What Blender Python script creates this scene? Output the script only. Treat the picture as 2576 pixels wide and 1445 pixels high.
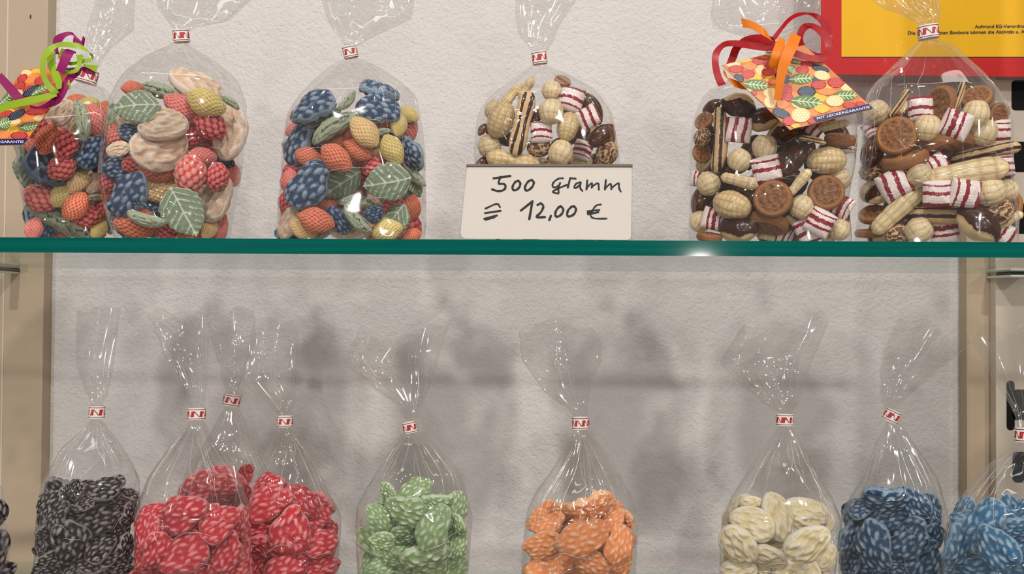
import bpy, bmesh, math, random
import numpy as np
from mathutils import Vector, Matrix, noise

for o in list(bpy.data.objects):
    bpy.data.objects.remove(o)
SC = bpy.context.scene
COL = SC.collection
R = math.radians

# ------------------------------------------------------------------ camera
CAMZ, F, CX, CY, D = 1.40, 2400.0, 1288.0, 722.5, 0.6
cam = bpy.data.cameras.new('camera')
cam.sensor_width = 36.0
cam.lens = F / 2576.0 * 36.0
cam.clip_start = 0.01
camo = bpy.data.objects.new('camera', cam)
COL.objects.link(camo)
CAM = Matrix.Rotation(R(1.4), 4, 'Z') @ Matrix.Rotation(R(90 + 1.0), 4, 'X') @ Matrix.Rotation(R(0.37), 4, 'Z')
camo.matrix_world = Matrix.Translation((0, -D, CAMZ)) @ CAM
SC.camera = camo
CROT = np.array(CAM.to_3x3())
CPOS = np.array((0.0, -D, CAMZ))

# ------------------------------------------------------------------ world, lights, exposure
SC.view_settings.view_transform = 'Standard'
SC.view_settings.look = 'None'
SC.view_settings.gamma = 1.0
SC.view_settings.use_curve_mapping = False
SC.view_settings.exposure = -0.24
SC.cycles.transparent_max_bounces = 32
SC.cycles.max_bounces = 5
SC.cycles.diffuse_bounces = 2
SC.cycles.glossy_bounces = 3
SC.cycles.adaptive_threshold = 0.03
w = bpy.data.worlds.new('shop_air')
SC.world = w
w.use_nodes = True
bg = w.node_tree.nodes['Background']
bg.inputs[0].default_value = (1.0, 0.95, 0.905, 1)
bg.inputs[1].default_value = 0.19


def area(name, loc, aim, size, power, colr=(1, 0.95, 0.905), sy=None):
    l = bpy.data.lights.new(name, 'AREA')
    l.energy = power
    l.color = colr
    l.shape = 'RECTANGLE' if sy else 'DISK'
    l.size = size
    if sy:
        l.size_y = sy
    o = bpy.data.objects.new(name, l)
    o.location = loc
    o.rotation_euler = (Vector(aim) - Vector(loc)).to_track_quat('-Z', 'Y').to_euler()
    COL.objects.link(o)
    return o


AIM = (0, 0.2, 1.4)
# ceiling spots along the shop
area('ceiling_spot', (1.7, -2.9, 2.45), AIM, 0.09, 23)
area('ceiling_spot', (0.35, -3.0, 2.45), AIM, 0.08, 4)
area('ceiling_spot', (-1.3, -2.8, 2.55), AIM, 0.08, 4)
area('ceiling_spot', (-0.45, -1.5, 2.75), AIM, 0.08, 16.5)
area('ceiling_spot', (0.60, -1.5, 2.75), AIM, 0.08, 16.5)
# strip lamp along the top of the shelving
area('shelf_top_light', (0.0, -0.38, 2.65), AIM, 1.5, 3, sy=0.10)
# lit displays across the aisle, about at eye height
area('aisle_lamp', (-1.05, -2.6, 1.30), AIM, 0.10, 12)
area('aisle_lamp', (0.55, -2.6, 1.52), AIM, 0.08, 5)


# ------------------------------------------------------------------ helpers
def ray(px, py):
    v = np.array(((px - CX) / F, -(py - CY) / F, -1.0))
    return CROT @ v


def P(px, py, Y):
    d = ray(px, py)
    return CPOS + d * ((Y + D) / d[1])


def on_plane(px, py, C, n):
    d = ray(px, py)
    return CPOS + d * (np.dot(C - CPOS, n) / np.dot(d, n))


def mesh_obj(name, verts, faces, mats=(), parent=None, smooth=False, midx=None):
    me = bpy.data.meshes.new(name)
    me.from_pydata([tuple(map(float, v)) for v in verts], [], faces)
    for m in (mats if isinstance(mats, (list, tuple)) else [mats]):
        me.materials.append(m)
    if midx is not None:
        me.polygons.foreach_set('material_index', midx)
    if smooth:
        me.polygons.foreach_set('use_smooth', [True] * len(me.polygons))
    me.update()
    o = bpy.data.objects.new(name, me)
    COL.objects.link(o)
    if parent:
        o.parent = parent
    return o


def bm_obj(name, bm, mats=(), parent=None, smooth=False, bevel=0.0):
    if bevel:
        bmesh.ops.bevel(bm, geom=bm.edges[:], offset=bevel, segments=2, affect='EDGES', profile=0.7)
    bmesh.ops.recalc_face_normals(bm, faces=bm.faces[:])
    me = bpy.data.meshes.new(name)
    bm.to_mesh(me)
    bm.free()
    for m in (mats if isinstance(mats, (list, tuple)) else [mats]):
        me.materials.append(m)
    if smooth:
        me.polygons.foreach_set('use_smooth', [True] * len(me.polygons))
    o = bpy.data.objects.new(name, me)
    COL.objects.link(o)
    if parent:
        o.parent = parent
    return o


def box(name, lo, hi, mat, parent=None, bevel=0.0):
    bm = bmesh.new()
    bmesh.ops.create_cube(bm, size=1)
    lo, hi = Vector(lo), Vector(hi)
    for v in bm.verts:
        v.co = Vector((lo[i] + (v.co[i] + 0.5) * (hi[i] - lo[i]) for i in range(3)))
    return bm_obj(name, bm, mat, parent, bevel=bevel)


def tag(o, label=None, cat=None, group=None, kind=None):
    if label: o['label'] = label
    if cat: o['category'] = cat
    if group: o['group'] = group
    if kind: o['kind'] = kind
    return o


def empty(name, loc):
    o = bpy.data.objects.new(name, None)
    o.location = loc
    o.empty_display_size = 0.01
    COL.objects.link(o)
    return o


def keep(o, parent):
    """parent while the mesh stays in world coordinates"""
    o.parent = parent
    o.matrix_parent_inverse = Matrix.Translation(parent.location).inverted()
    return o


class NT:
    def __init__(s, name):
        s.m = bpy.data.materials.new(name)
        s.m.use_nodes = True
        s.t = s.m.node_tree
        s.t.nodes.clear()
        s.out = s.t.nodes.new('ShaderNodeOutputMaterial')

    def n(s, typ, **kw):
        nd = s.t.nodes.new('ShaderNode' + typ)
        for k, v in kw.items():
            if hasattr(nd, k) and k not in nd.inputs:
                setattr(nd, k, v)
            else:
                nd.inputs[k].default_value = v
        return nd

    def l(s, a, b):
        s.t.links.new(a, b)

    def math(s, op, a, b=None, clamp=False):
        nd = s.t.nodes.new('ShaderNodeMath')
        nd.operation = op
        nd.use_clamp = clamp
        for i, v in enumerate((a, b)):
            if v is None: continue
            if isinstance(v, (int, float)): nd.inputs[i].default_value = v
            else: s.l(v, nd.inputs[i])
        return nd.outputs[0]

    def mix(s, f, a, b):
        nd = s.t.nodes.new('ShaderNodeMix')
        nd.data_type = 'RGBA'
        for v, k in ((f, 0), (a, 6), (b, 7)):
            if hasattr(v, 'links'): s.l(v, nd.inputs[k])
            elif k == 0: nd.inputs[k].default_value = v
            else: nd.inputs[k].default_value = (*v, 1)
        return nd.outputs[2]

    def ramp(s, v, a, b, sm=False):
        nd = s.t.nodes.new('ShaderNodeMapRange')
        if sm: nd.interpolation_type = 'SMOOTHSTEP'
        s.l(v, nd.inputs[0])
        nd.inputs[1].default_value = a
        nd.inputs[2].default_value = b
        return nd.outputs[0]


def lin(r, g, b):
    f = lambda c: c / 12.92 if c <= 0.04045 else ((c + 0.055) / 1.055) ** 2.4
    return tuple(f(c / 255.0) for c in (r, g, b))


def plain(name, col, rough=0.5, spec=0.5, coat=0.0, noise_amt=0.0, nscale=40, bump=0.0, bscale=200, metal=0.0):
    t = NT(name)
    p = t.n('BsdfPrincipled')
    p.inputs['Base Color'].default_value = (*col, 1)
    p.inputs['Roughness'].default_value = rough
    p.inputs['Specular IOR Level'].default_value = spec
    p.inputs['Coat Weight'].default_value = coat
    p.inputs['Coat Roughness'].default_value = 0.08
    p.inputs['Metallic'].default_value = metal
    tc = t.n('TexCoord')
    if noise_amt:
        nz = t.n('TexNoise', Scale=nscale, Detail=5.0)
        t.l(tc.outputs['Object'], nz.inputs['Vector'])
        c = t.mix(nz.outputs[0], tuple(x * (1 - noise_amt) for x in col), tuple(min(1, x * (1 + noise_amt)) for x in col))
        t.l(c, p.inputs['Base Color'])
    if bump:
        nz = t.n('TexNoise', Scale=bscale, Detail=4.0)
        t.l(tc.outputs['Object'], nz.inputs['Vector'])
        b = t.n('Bump', Strength=bump, Distance=0.001)
        t.l(nz.outputs[0], b.inputs['Height'])
        t.l(b.outputs[0], p.inputs['Normal'])
    t.l(p.outputs[0], t.out.inputs[0])
    return t.m


# ------------------------------------------------------------------ materials of the setting
def plaster():
    t = NT('plaster')
    p = t.n('BsdfPrincipled', Roughness=0.85)
    p.inputs['Specular IOR Level'].default_value = 0.25
    tc = t.n('TexCoord')
    n1 = t.n('TexNoise', Scale=9.0, Detail=4.0)
    n2 = t.n('TexNoise', Scale=230.0, Detail=6.0, Roughness=0.6)
    n3 = t.n('TexNoise', Scale=520.0, Detail=3.0)
    v = t.n('TexVoronoi', Scale=210.0)
    for q in (n1, n2, n3, v):
        t.l(tc.outputs['Object'], q.inputs['Vector'])
    pit = t.math('MULTIPLY', t.ramp(v.outputs['Distance'], 0.0, 0.28), t.ramp(n1.outputs[0], 0.3, 0.62))
    big = t.n('TexNoise', Scale=42.0, Detail=5.0, Roughness=0.55, Distortion=0.4)
    t.l(tc.outputs['Object'], big.inputs['Vector'])
    h = t.math('ADD', t.math('MULTIPLY', n2.outputs[0], 0.9), t.math('MULTIPLY', n3.outputs[0], 0.35))
    h = t.math('ADD', h, t.math('MULTIPLY', pit, 0.25))
    h = t.math('ADD', h, t.math('MULTIPLY', big.outputs[0], 0.85))
    b = t.n('Bump', Strength=1.0, Distance=0.0018)
    t.l(h, b.inputs['Height'])
    t.l(b.outputs[0], p.inputs['Normal'])
    t.l(t.mix(n1.outputs[0], (0.70, 0.665, 0.645), (0.76, 0.73, 0.71)), p.inputs['Base Color'])
    t.l(p.outputs[0], t.out.inputs[0])
    return t.m


def sheet_mat(name, tint=(1, 1, 1), base=0.06, edge=0.85, rough=0.05, haze=0.03, crumple=0.0, cscale=60.0, power=4.0,
              hazecol=(0.9, 0.88, 0.86), folds=False):
    """thin clear sheet: transparent, with mirror-like reflection that grows at grazing angles and a little haze"""
    t = NT(name)
    tr = t.n('BsdfTransparent')
    tr.inputs[0].default_value = (*tint, 1)
    gl = t.n('BsdfGlossy', Roughness=rough)
    df2 = t.n('BsdfDiffuse')
    df2.inputs[0].default_value = (*hazecol, 1)
    lw = t.n('LayerWeight', Blend=0.5)
    fac = t.math('POWER', lw.outputs['Facing'], power)
    fac = t.math('ADD', t.math('MULTIPLY', fac, edge), base, clamp=True)
    if crumple:
        tc = t.n('TexCoord')
        n2 = t.n('TexNoise', Scale=cscale, Detail=2.0)
        t.l(tc.outputs['Object'], n2.inputs['Vector'])
        b = t.n('Bump', Strength=crumple, Distance=0.004)
        t.l(n2.outputs[0], b.inputs['Height'])
        t.l(b.outputs[0], gl.inputs['Normal'])
    m0 = t.n('MixShader', Fac=haze)
    t.l(tr.outputs[0], m0.inputs[1]); t.l(df2.outputs[0], m0.inputs[2])
    m1 = t.n('MixShader')
    t.l(fac, m1.inputs[0]); t.l(m0.outputs[0], m1.inputs[1]); t.l(gl.outputs[0], m1.inputs[2])
    t.l(m1.outputs[0], t.out.inputs[0])
    return t.m


M_PLASTER = plaster()
M_BEIGE = plain('beige_board', lin(190, 171, 146), 0.55, 0.3, noise_amt=0.06, nscale=30, bump=0.15, bscale=600)
M_RAIL = plain('painted_steel', lin(212, 199, 182), 0.45, 0.4)
M_SLOT = plain('dark_slot', (0.006, 0.006, 0.006), 0.7, 0.2)
M_GLASS = sheet_mat('shelf_glass', tint=(0.975, 0.99, 0.983), base=0.045, edge=0.55, rough=0.02, haze=0.0, power=5)
M_FILM = sheet_mat('cellophane', tint=(0.98, 0.976, 0.972), base=0.085, edge=0.55, rough=0.05, haze=0.014, power=3.5)
M_RUFFLE = sheet_mat('cellophane_ruffle', tint=(0.98, 0.976, 0.972), base=0.085, edge=0.55, rough=0.06, haze=0.022, power=3.5)
M_BACK = sheet_mat('glass_back_edge', tint=(0.90, 0.96, 0.94), base=0.0, edge=0.0, rough=0.3, haze=0.06)
M_CREASE = sheet_mat('film_crease', tint=(0.98, 0.98, 0.98), base=0.15, edge=0.5, rough=0.12, haze=0.26, power=2.5)
M_ACRYL = sheet_mat('acrylic', tint=(0.985, 0.985, 0.98), base=0.045, edge=0.85, rough=0.03, haze=0.0, power=5)


def edge_glass():
    t = NT('green_glass_edge')
    p = t.n('BsdfPrincipled', Roughness=0.06)
    p.inputs['Specular IOR Level'].default_value = 0.22
    tc = t.n('TexCoord')
    mp = t.n('Mapping')
    mp.inputs['Scale'].default_value = (1.5, 1, 130)
    t.l(tc.outputs['Object'], mp.inputs[0])
    nz = t.n('TexNoise', Scale=3.0, Detail=3.0)
    t.l(mp.outputs[0], nz.inputs['Vector'])
    t.l(t.mix(nz.outputs[0], lin(0, 66, 60), lin(2, 110, 100)), p.inputs['Base Color'])
    t.l(p.outputs[0], t.out.inputs[0])
    return t.m


M_EDGE = edge_glass()

# ------------------------------------------------------------------ setting: wall, posts, shelves
YW, YP, YB = 0.316, 0.30, 0.294
Z1 = float(P(1288, 603.5, 0.0)[2])          # top of the upper shelf
Z1B = float(P(1288, 642.0, 0.0)[2])
Z2 = float(P(1100, 1432, YB)[2])            # top of the lower shelf
GT = Z1 - Z1B
tag(box('floor', (-2.5, -4.0, -0.05), (2.5, YW + 0.05, 0.0), plain('shop_floor', lin(150, 138, 122), 0.4)), kind='structure')
tag(box('wall_back', (-1.2, YW, 0.9), (1.3, YW + 0.05, 2.1), M_PLASTER), kind='structure')

xl = float(P(115, 400, YP)[0])
o = tag(box('trim_1', (xl - 0.16, YP, 0.9), (xl, YW + 0.005, 2.1), M_BEIGE, bevel=0.0012), kind='structure')
xg = float(P(15, 400, YP)[0])
keep(box('groove', (xg - 0.0008, YP - 0.0006, 0.9), (xg + 0.0008, YP + 0.002, 2.1), M_RAIL), o)
hp = P(77, 42, YP)
bm = bmesh.new()
bmesh.ops.create_uvsphere(bm, u_segments=12, v_segments=8, radius=1)
for v in bm.verts:
    v.co = Vector((hp[0] + v.co.x * 0.0009, YP + v.co.y * 0.0007, hp[2] + v.co.z * 0.0022))
keep(bm_obj('screw_hole', bm, plain('screw_hole_shade', lin(70, 60, 48), 0.7)), o)  # dark bead on the board; its colour stands for shade inside the hole

xr = float(P(2432, 900, YP)[0])
o = tag(box('trim_2', (xr, YP, 0.9), (xr + 0.22, YW + 0.005, 2.1), M_BEIGE, bevel=0.0012), kind='structure')
# slotted steel rail standing in front of the right-hand board
YR = YP - 0.012
rx0 = float(P(2504, 400, YR)[0])
rail = empty('slotted_rail', (rx0, YR, 0.9))
tag(rail, 'white slotted steel rail with black slots at the right edge, behind the bags', 'rail')
keep(box('rail_body', (rx0, YR, 0.9), (rx0 + 0.07, YP - 0.0002, 2.1), M_RAIL, bevel=0.001), rail)
sx = float(P(2545, 400, YR)[0])


def slot(z0, z1, x0, x1, name='slot'):
    bm = bmesh.new()
    r = 0.0035
    pts = []
    for (cx, cz, a0) in ((x1 - r, z1 - r, 0), (x0 + r, z1 - r, 90), (x0 + r, z0 + r, 180), (x1 - r, z0 + r, 270)):
        for k in range(5):
            a = R(a0 + k * 22.5)
            pts.append((cx + r * math.cos(a), cz + r * math.sin(a)))
    f = bm.faces.new([bm.verts.new((p[0], YR - 0.0004, p[1])) for p in pts])
    g = bmesh.ops.extrude_face_region(bm, geom=[f])
    for v in g['geom']:
        if isinstance(v, bmesh.types.BMVert):
            v.co.y += 0.006
    return keep(bm_obj(name, bm, M_SLOT), rail)


zs0, zs1 = float(P(2545, 278, YR)[2]), float(P(2545, 202, YR)[2])
per = zs1 - float(P(2545, 357, YR)[2])
for k in range(-2, 8):
    if k in (3, 4): continue
    slot(zs0 - k * per, zs1 - k * per, sx, sx + 0.03)
slot(float(P(2532, 1083, YR)[2]), float(P(2532, 958, YR)[2]), float(P(2532, 1000, YR)[0]), float(P(2552, 1000, YR)[0]))


tag(box('trim_3', (0.464, -0.05, 0.0), (0.530, -0.014, 2.3), M_BEIGE, bevel=0.002), kind='structure')   # upright at the front, right of the frame


def shelf(zt, name, label):
    x0, x1 = -0.62, 0.62
    V, Fc, mi = [], [], []
    for z in (zt - GT, zt):
        for (x, y) in ((x0, 0), (x1, 0), (x1, YB), (x0, YB)):
            V.append((x, y, z))
    Fc = [(3, 2, 1, 0), (4, 5, 6, 7), (0, 1, 5, 4), (1, 2, 6, 5), (2, 3, 7, 6), (3, 0, 4, 7)]
    o = mesh_obj(name, V, Fc, [M_GLASS, M_EDGE, M_BACK], midx=[0, 0, 1, 1, 2, 1])
    return tag(o, label, 'shelf')


shelf(Z1, 'glass_shelf', 'clear glass shelf with teal front edge holding the mixed sweets')
shelf(Z2, 'glass_shelf', 'lower clear glass shelf under the single-colour sweet bags')


def clip(px, py, w, label):
    c = P(px, py, YP - 0.03)
    root = empty('shelf_clip', c)
    tag(root, label, 'clip')
    for dz, h in ((0.0026, 0.0022), (-0.0026, 0.0022)):
        keep(box('clip_pad', (c[0] - w, c[1] - 0.016, c[2] + dz - h / 2), (c[0] + w, c[1] + 0.03, c[2] + dz + h / 2), M_CLIP, bevel=0.0008), root)
    keep(box('clip_bar', (c[0] - w * 0.7, c[1] - 0.008, c[2] - 0.001), (c[0] + w * 1.2, c[1] + 0.03, c[2] + 0.001), M_CLIPD), root)
    return root


M_CLIP = plain('pale_plastic', lin(205, 208, 196), 0.25, 0.6)
M_CLIPD = plain('grey_rubber', lin(90, 92, 84), 0.5)
clip(2556, 689, 0.0125, 'pale plastic shelf clip under the glass at the right edge')
clip(-6, 677, 0.004, 'dark shelf clip under the glass at the left edge')

# ------------------------------------------------------------------ red and yellow notice behind the right bags
YS = 0.262
M_RED = plain('red_print', lin(206, 24, 24), 0.5, 0.2, noise_amt=0.05, nscale=60, bump=0.06, bscale=60)
M_YEL = plain('yellow_print', lin(250, 192, 6), 0.5, 0.2, noise_amt=0.03, nscale=60, bump=0.05, bscale=50)
M_INK = plain('black_ink', (0.012, 0.012, 0.014), 0.5)
M_SLEEVE = sheet_mat('plastic_sleeve', tint=(0.98, 0.98, 0.98), base=0.025, edge=0.5, rough=0.03, haze=0.005, crumple=0.10, cscale=60, power=4)


def slab(pts, Y0, Y1, name, mat, parent=None):
    """prism with an outline given in picture points on the plane Y0, going back to Y1"""
    A = [P(x, y, Y0) for x, y in pts]
    n = len(A)
    V = A + [a + np.array((0, Y1 - Y0, 0)) for a in A]
    Fc = [tuple(range(n))] + [tuple(range(2 * n - 1, n - 1, -1))] + [(i, i + n, (i + 1) % n + n, (i + 1) % n) for i in range(n)]
    return mesh_obj(name, V, Fc, mat)


sg = empty('notice_sign', P(2065, 205, YS))
tag(sg, 'yellow notice with red border and small black print, behind right bags', 'sign')
keep(slab([(2066, 187), (2720, 195), (2720, -140), (2066, -140)], YS, YS + 0.001, 'red_border', M_RED), sg)
keep(slab([(2117, 143), (2720, 143), (2720, -140), (2117, -140)], YS - 0.0003, YS, 'yellow_sheet', M_YEL), sg)
keep(slab([(2118, 144.2), (2720, 144.2), (2720, 142.6), (2118, 142.6)], YS - 0.0006, YS - 0.0003, 'ruled_line', M_INK), sg)
keep(slab([(2058, 202), (2726, 206), (2726, -150), (2058, -150)], YS - 0.0016, YS - 0.0010, 'clear_sleeve', M_SLEEVE), sg)


def text_mesh(body, offset=0.0):
    c = bpy.data.curves.new('text', 'FONT')
    c.body = body
    c.size = 1.0
    c.offset = offset
    c.resolution_u = 3
    o = bpy.data.objects.new('text', c)
    COL.objects.link(o)
    dg = bpy.context.evaluated_depsgraph_get()
    dg.update()
    me = bpy.data.meshes.new_from_object(o.evaluated_get(dg))
    V = np.array([v.co[:] for v in me.vertices])
    Fc = [tuple(p.vertices) for p in me.polygons]
    bpy.data.objects.remove(o)
    bpy.data.meshes.remove(me)
    bpy.data.curves.remove(c)
    return V, Fc


def text_on(body, mapf, x0, x1, base, cap, name, mat, parent, offset=0.012, skew=0.0):
    """flat print: text fitted from x0 to x1 with cap height cap, baseline base (all in the map's units)"""
    V, Fc = text_mesh(body, offset)
    mn, mx = V[:, 0].min(), V[:, 0].max()
    out = []
    for v in V:
        u = x0 + (v[0] - mn) / (mx - mn) * (x1 - x0)
        q = base - v[1] / 0.7 * cap
        out.append(mapf(u - skew * (q - base), q))
    return keep(mesh_obj(name, out, Fc, mat), parent)


tm = lambda x, y: P(x, y - (x - 2400) * 0.012, YS - 0.0007)
text_on('Aufgrund EG-Verordnung', tm, 2452, 2589, 71.5, 8.2, 'print_line', M_INK, sg, 0.02)
text_on('Die bunt gef\u00e4rbten Bonbons k\u00f6nnen die Aktivit\u00e4t u. A', tm, 2284, 2578, 85.5, 8.2, 'print_line', M_INK, sg, 0.02)

# ------------------------------------------------------------------ sweets: one shape of each kind
random.seed(7)
_ico = {}


def ico(n):
    if n not in _ico:
        bm = bmesh.new()
        bmesh.ops.create_icosphere(bm, subdivisions=n, radius=1.0)
        bm.verts.index_update()
        _ico[n] = (np.array([v.co[:] for v in bm.verts]), [tuple(v.index for v in f.verts) for f in bm.faces])
        bm.free()
    return _ico[n]


def fib(n):
    i = np.arange(n) + 0.5
    ph = np.arccos(1 - 2 * i / n)
    th = math.pi * (1 + 5 ** 0.5) * i
    return np.stack([np.cos(ph), np.cos(th) * np.sin(ph), np.sin(th) * np.sin(ph)], 1)   # poles on x


def sg_pow(x, p):
    return np.sign(x) * np.abs(x) ** p


def nz3(V, sc, seed=0.0):
    return np.array([noise.noise(Vector((v[0] * sc + seed, v[1] * sc - seed, v[2] * sc + 2 * seed))) for v in V])


def nubs(u, v, su, sv, ru, rv, ph):
    """staggered rice-shaped bumps in the plane of the face"""
    row = np.round((v + ph) / sv)
    best = np.zeros_like(u)
    for dr in (-1, 0, 1):
        r = row + dr
        off = (np.mod(r, 2) * 0.5 + 0.17 * np.sin(r * 5.1 + ph * 9)) * su
        k = np.round((u - off) / su)
        for dk in (-1, 0, 1):
            kk = k + dk
            cu = kk * su + off + 0.14 * su * np.sin(kk * 7.3 + r * 3.7 + ph)
            cv = r * sv - ph + 0.16 * sv * np.sin(kk * 4.1 + r * 6.1)
            a = 0.45 * np.sin(kk * 3.3 + r * 2.1 + ph)
            du, dv = (u - cu), (v - cv)
            du, dv = du * np.cos(a) + dv * np.sin(a), -du * np.sin(a) + dv * np.cos(a)
            q = 0.72 + 0.28 * np.sin(kk * 9.7 + r * 5.3 + ph * 4)
            best = np.maximum(best, q * np.exp(-((du / (ru * (0.6 + 0.55 * q))) ** 2 + (dv / rv) ** 2) ** 1.2))
    return best


def s_lozenge(seed, thick=0.145, width=0.36, nub=0.060, su=0.215, sv=0.118, ru=0.080, rv=0.037):
    V, Fc = ico(5)
    x, y, z = V.T
    rs = np.random.RandomState(seed)
    th = np.arctan2(z, x)
    out = 1 + 0.08 * np.sin(2 * th + rs.rand() * 6) + 0.075 * np.sin(3 * th + rs.rand() * 6) + 0.035 * np.sin(5 * th + rs.rand() * 6) + 0.02 * np.sin(8 * th + rs.rand() * 6) + 0.07 * np.clip(np.cos(th), 0, 1) ** 8
    rr = np.sqrt(x * x + z * z)
    X, Z = 0.5 * x * out, width * z * out * (1 - 0.10 * x)
    prof = sg_pow(y, 0.8) * thick + np.sign(y) * 0.0
    b = nubs(X, Z, su, sv, ru, rv, rs.rand()) * np.clip((1 - rr) / 0.08, 0, 1) ** 0.5
    rim = np.exp(-((rr - 0.985) / 0.03) ** 2)
    n = nz3(V, 3.0, seed) * 0.12
    Y = prof * (1 + n) + np.sign(y) * b * nub
    bend = 0.24 * rs.uniform(-1, 1) * (X * 2) ** 2 + 0.26 * rs.uniform(-1, 1) * X * Z * 4 + 0.10 * nz3(np.stack([X, X * 0, Z], 1), 3.2, seed + 4)
    Y = Y + bend * 0.5
    q = 1 + b * 0.0
    return np.stack([X * q, Y, Z * q], 1), Fc, np.clip(b * 1.25 + rim * 0.7, 0, 1), (0.5, thick + 0.035, width)


def s_blue(seed):
    return s_lozenge(seed, 0.21, 0.39, 0.06, 0.23, 0.14, 0.085, 0.046)


def s_leaf(seed, thick=0.11):
    V, Fc = ico(5)
    x, y, z = V.T
    rs = np.random.RandomState(seed)
    t = (x + 1) / 2
    wd = 0.40 * (np.sin(math.pi * np.clip(t, 0, 1) ** 0.85) ** 0.55 * 0.9 + 0.10) * (1.06 - 0.22 * t)
    rr = np.sqrt(x * x + z * z)
    c = np.sqrt(np.clip(1 - x * x, 1e-6, 1))
    ser = 1 + 0.04 * np.sin(26 * x) * (rr > 0.75)
    X = 0.5 * x
    Z = wd * z / c * np.clip(c * 1.15, 0, 1) * ser
    lines = np.exp(-(Z / 0.016) ** 2)
    s = np.abs(Z)
    fr = X - s * 0.75
    k = np.round(fr / 0.135)
    side = np.exp(-((fr - k * 0.135) / 0.014) ** 2) * (s < wd * 0.92)
    vein = np.maximum(lines, side * 0.9) * np.clip((1 - rr) / 0.06, 0, 1) ** 0.5
    Y = sg_pow(y, 0.65) * thick + np.sign(y) * vein * 0.020 + nz3(V, 5, seed) * 0.012
    Y = Y + 0.07 * (2 * X) ** 2 * rs.uniform(-1, 1)
    rim = np.exp(-((rr - 0.97) / 0.05) ** 2)
    return np.stack([X, Y, Z], 1), Fc, np.clip(vein + 0.35 * rim, 0, 1), (0.5, thick + 0.03, 0.38)


def s_leafedge(seed):
    V, Fc = ico(5)
    x, y, z = V.T
    n = nz3(V, 3.2, seed)
    n2 = nz3(V, 9.0, seed + 3)
    seam = np.exp(-((z + 0.10 * np.sin(5 * x + seed) + n2 * 0.35 + n * 0.2) / 0.12) ** 2) * np.clip(0.7 + n * 1.6, 0, 1)
    rad = 1 - 0.18 * seam + n * 0.16 + n2 * 0.10
    X = 0.5 * x * (1 + 0.03 * n)
    Y, Z = 0.20 * y * rad, 0.165 * z * rad
    Z = Z + 0.08 * (2 * X) ** 2 * (1 if seed % 2 else -1)
    return np.stack([X, Y, Z], 1), Fc, np.clip(0.95 - seam * 1.3 + n2 * 1.1, 0, 1), (0.5, 0.19, 0.165)


def s_bumps(seed, count, amp, a, b, c, point=0.0, rad=None):
    V, Fc = ico(5)
    pts = fib(count)
    best = np.full(len(V), -1.0)
    for p in pts:
        best = np.maximum(best, V @ p)
    ang = np.arccos(np.clip(best, -1, 1))
    R0 = rad or math.sqrt(4.0 / count) * 1.02
    bump = np.sqrt(np.clip(1 - (ang / R0) ** 2, 0, 1))
    r = 1 + amp * (bump - 0.6) + nz3(V, 1.6, seed) * 0.07
    x, y, z = (V * r[:, None]).T
    tp = 1 - point * np.abs(V[:, 0]) ** 2.0
    return np.stack([a * x * (1 + 0.10 * point * V[:, 0] ** 4), b * y * tp, c * z * tp], 1), Fc, np.clip((bump - 0.35) * 1.6, 0, 1), (a, b, c)


def s_rasp(seed):
    return s_bumps(seed, 62, 0.16, 0.49, 0.36, 0.40, 0.12)


def s_dot(seed):
    return s_bumps(seed, 210, 0.075, 0.50, 0.27, 0.35, 0.34)


def s_white(seed):
    V, Fc = ico(5)
    x, y, z = V.T
    rs = np.random.RandomState(seed)
    th = np.arctan2(z, x)
    out = 1 + 0.05 * np.sin(2 * th + rs.rand() * 6) + 0.04 * np.sin(3 * th + rs.rand() * 6)
    X, Z = 0.5 * x * out, 0.37 * z * out
    n = nz3(V, 2.4, seed)
    n2 = nz3(np.stack([X * 3, y * 2, Z * 9], 1), 1.6, seed + 9)
    rg = np.clip(0.5 + 1.1 * n2, 0, 1)
    rim = np.exp(-((np.sqrt(x * x + z * z) - 0.97) / 0.05) ** 2)
    Y = sg_pow(y, 0.8) * 0.17 * (1 + 0.36 * (rg - 0.5) + n * 0.30)
    return np.stack([X, Y + 0.08 * X * rs.uniform(-1, 1), Z], 1), Fc, np.clip(rg * 0.7 + rim * 0.5 + n * 0.4, 0, 1), (0.5, 0.18, 0.37)


def s_hazel(seed):
    V, Fc = ico(5)
    x, y, z = V.T
    th = np.arctan2(y, z)
    rib = np.abs(np.sin(th * 5.5 + 0.4 * np.sin(x * 4)))
    lat = np.exp(-((x - 0.45) / 0.05) ** 2) + 0.7 * np.exp(-((x + 0.5) / 0.05) ** 2)
    g = 1 - rib ** 0.35
    r = 1 - 0.06 * g - 0.03 * lat - 0.10 * np.clip(np.abs(x) - 0.9, 0, 1) * 8 + nz3(V, 1.5, seed) * 0.05
    return V * r[:, None] * np.array((0.49, 0.46, 0.47)), Fc, np.clip(1 - g * 0.6 - lat * 0.3, 0, 1), (0.48, 0.45, 0.46)


def s_shell(seed, waist=0.0, c=0.36):
    V, Fc = ico(5)
    x, y, z = V.T
    th = np.arctan2(y, z)
    gx = np.abs(np.sin(x * 13 + np.sin(th * 3) * 0.5))
    gt = np.abs(np.sin(th * 5))
    net = 1 - np.minimum(gx ** 0.5, gt ** 0.5)
    r = 1 - 0.05 * net + nz3(V, 2.0, seed) * 0.09
    wv = 1 - waist * np.exp(-((x - 0.05) / 0.42) ** 2)
    wv = wv * (1 + (0.35 if waist else 0) * np.clip(np.abs(x) - 0.2, 0, 1) * (1 - np.abs(x)))
    return np.stack([0.5 * x, c * 0.95 * y * r * wv, c * z * r * wv], 1), Fc, np.clip(1 - net * 0.75, 0, 1), (0.49, c * 0.92, c * (1 - waist * 0.5))


def s_peanut(seed):
    return s_shell(seed, 0.30, 0.21)


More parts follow.
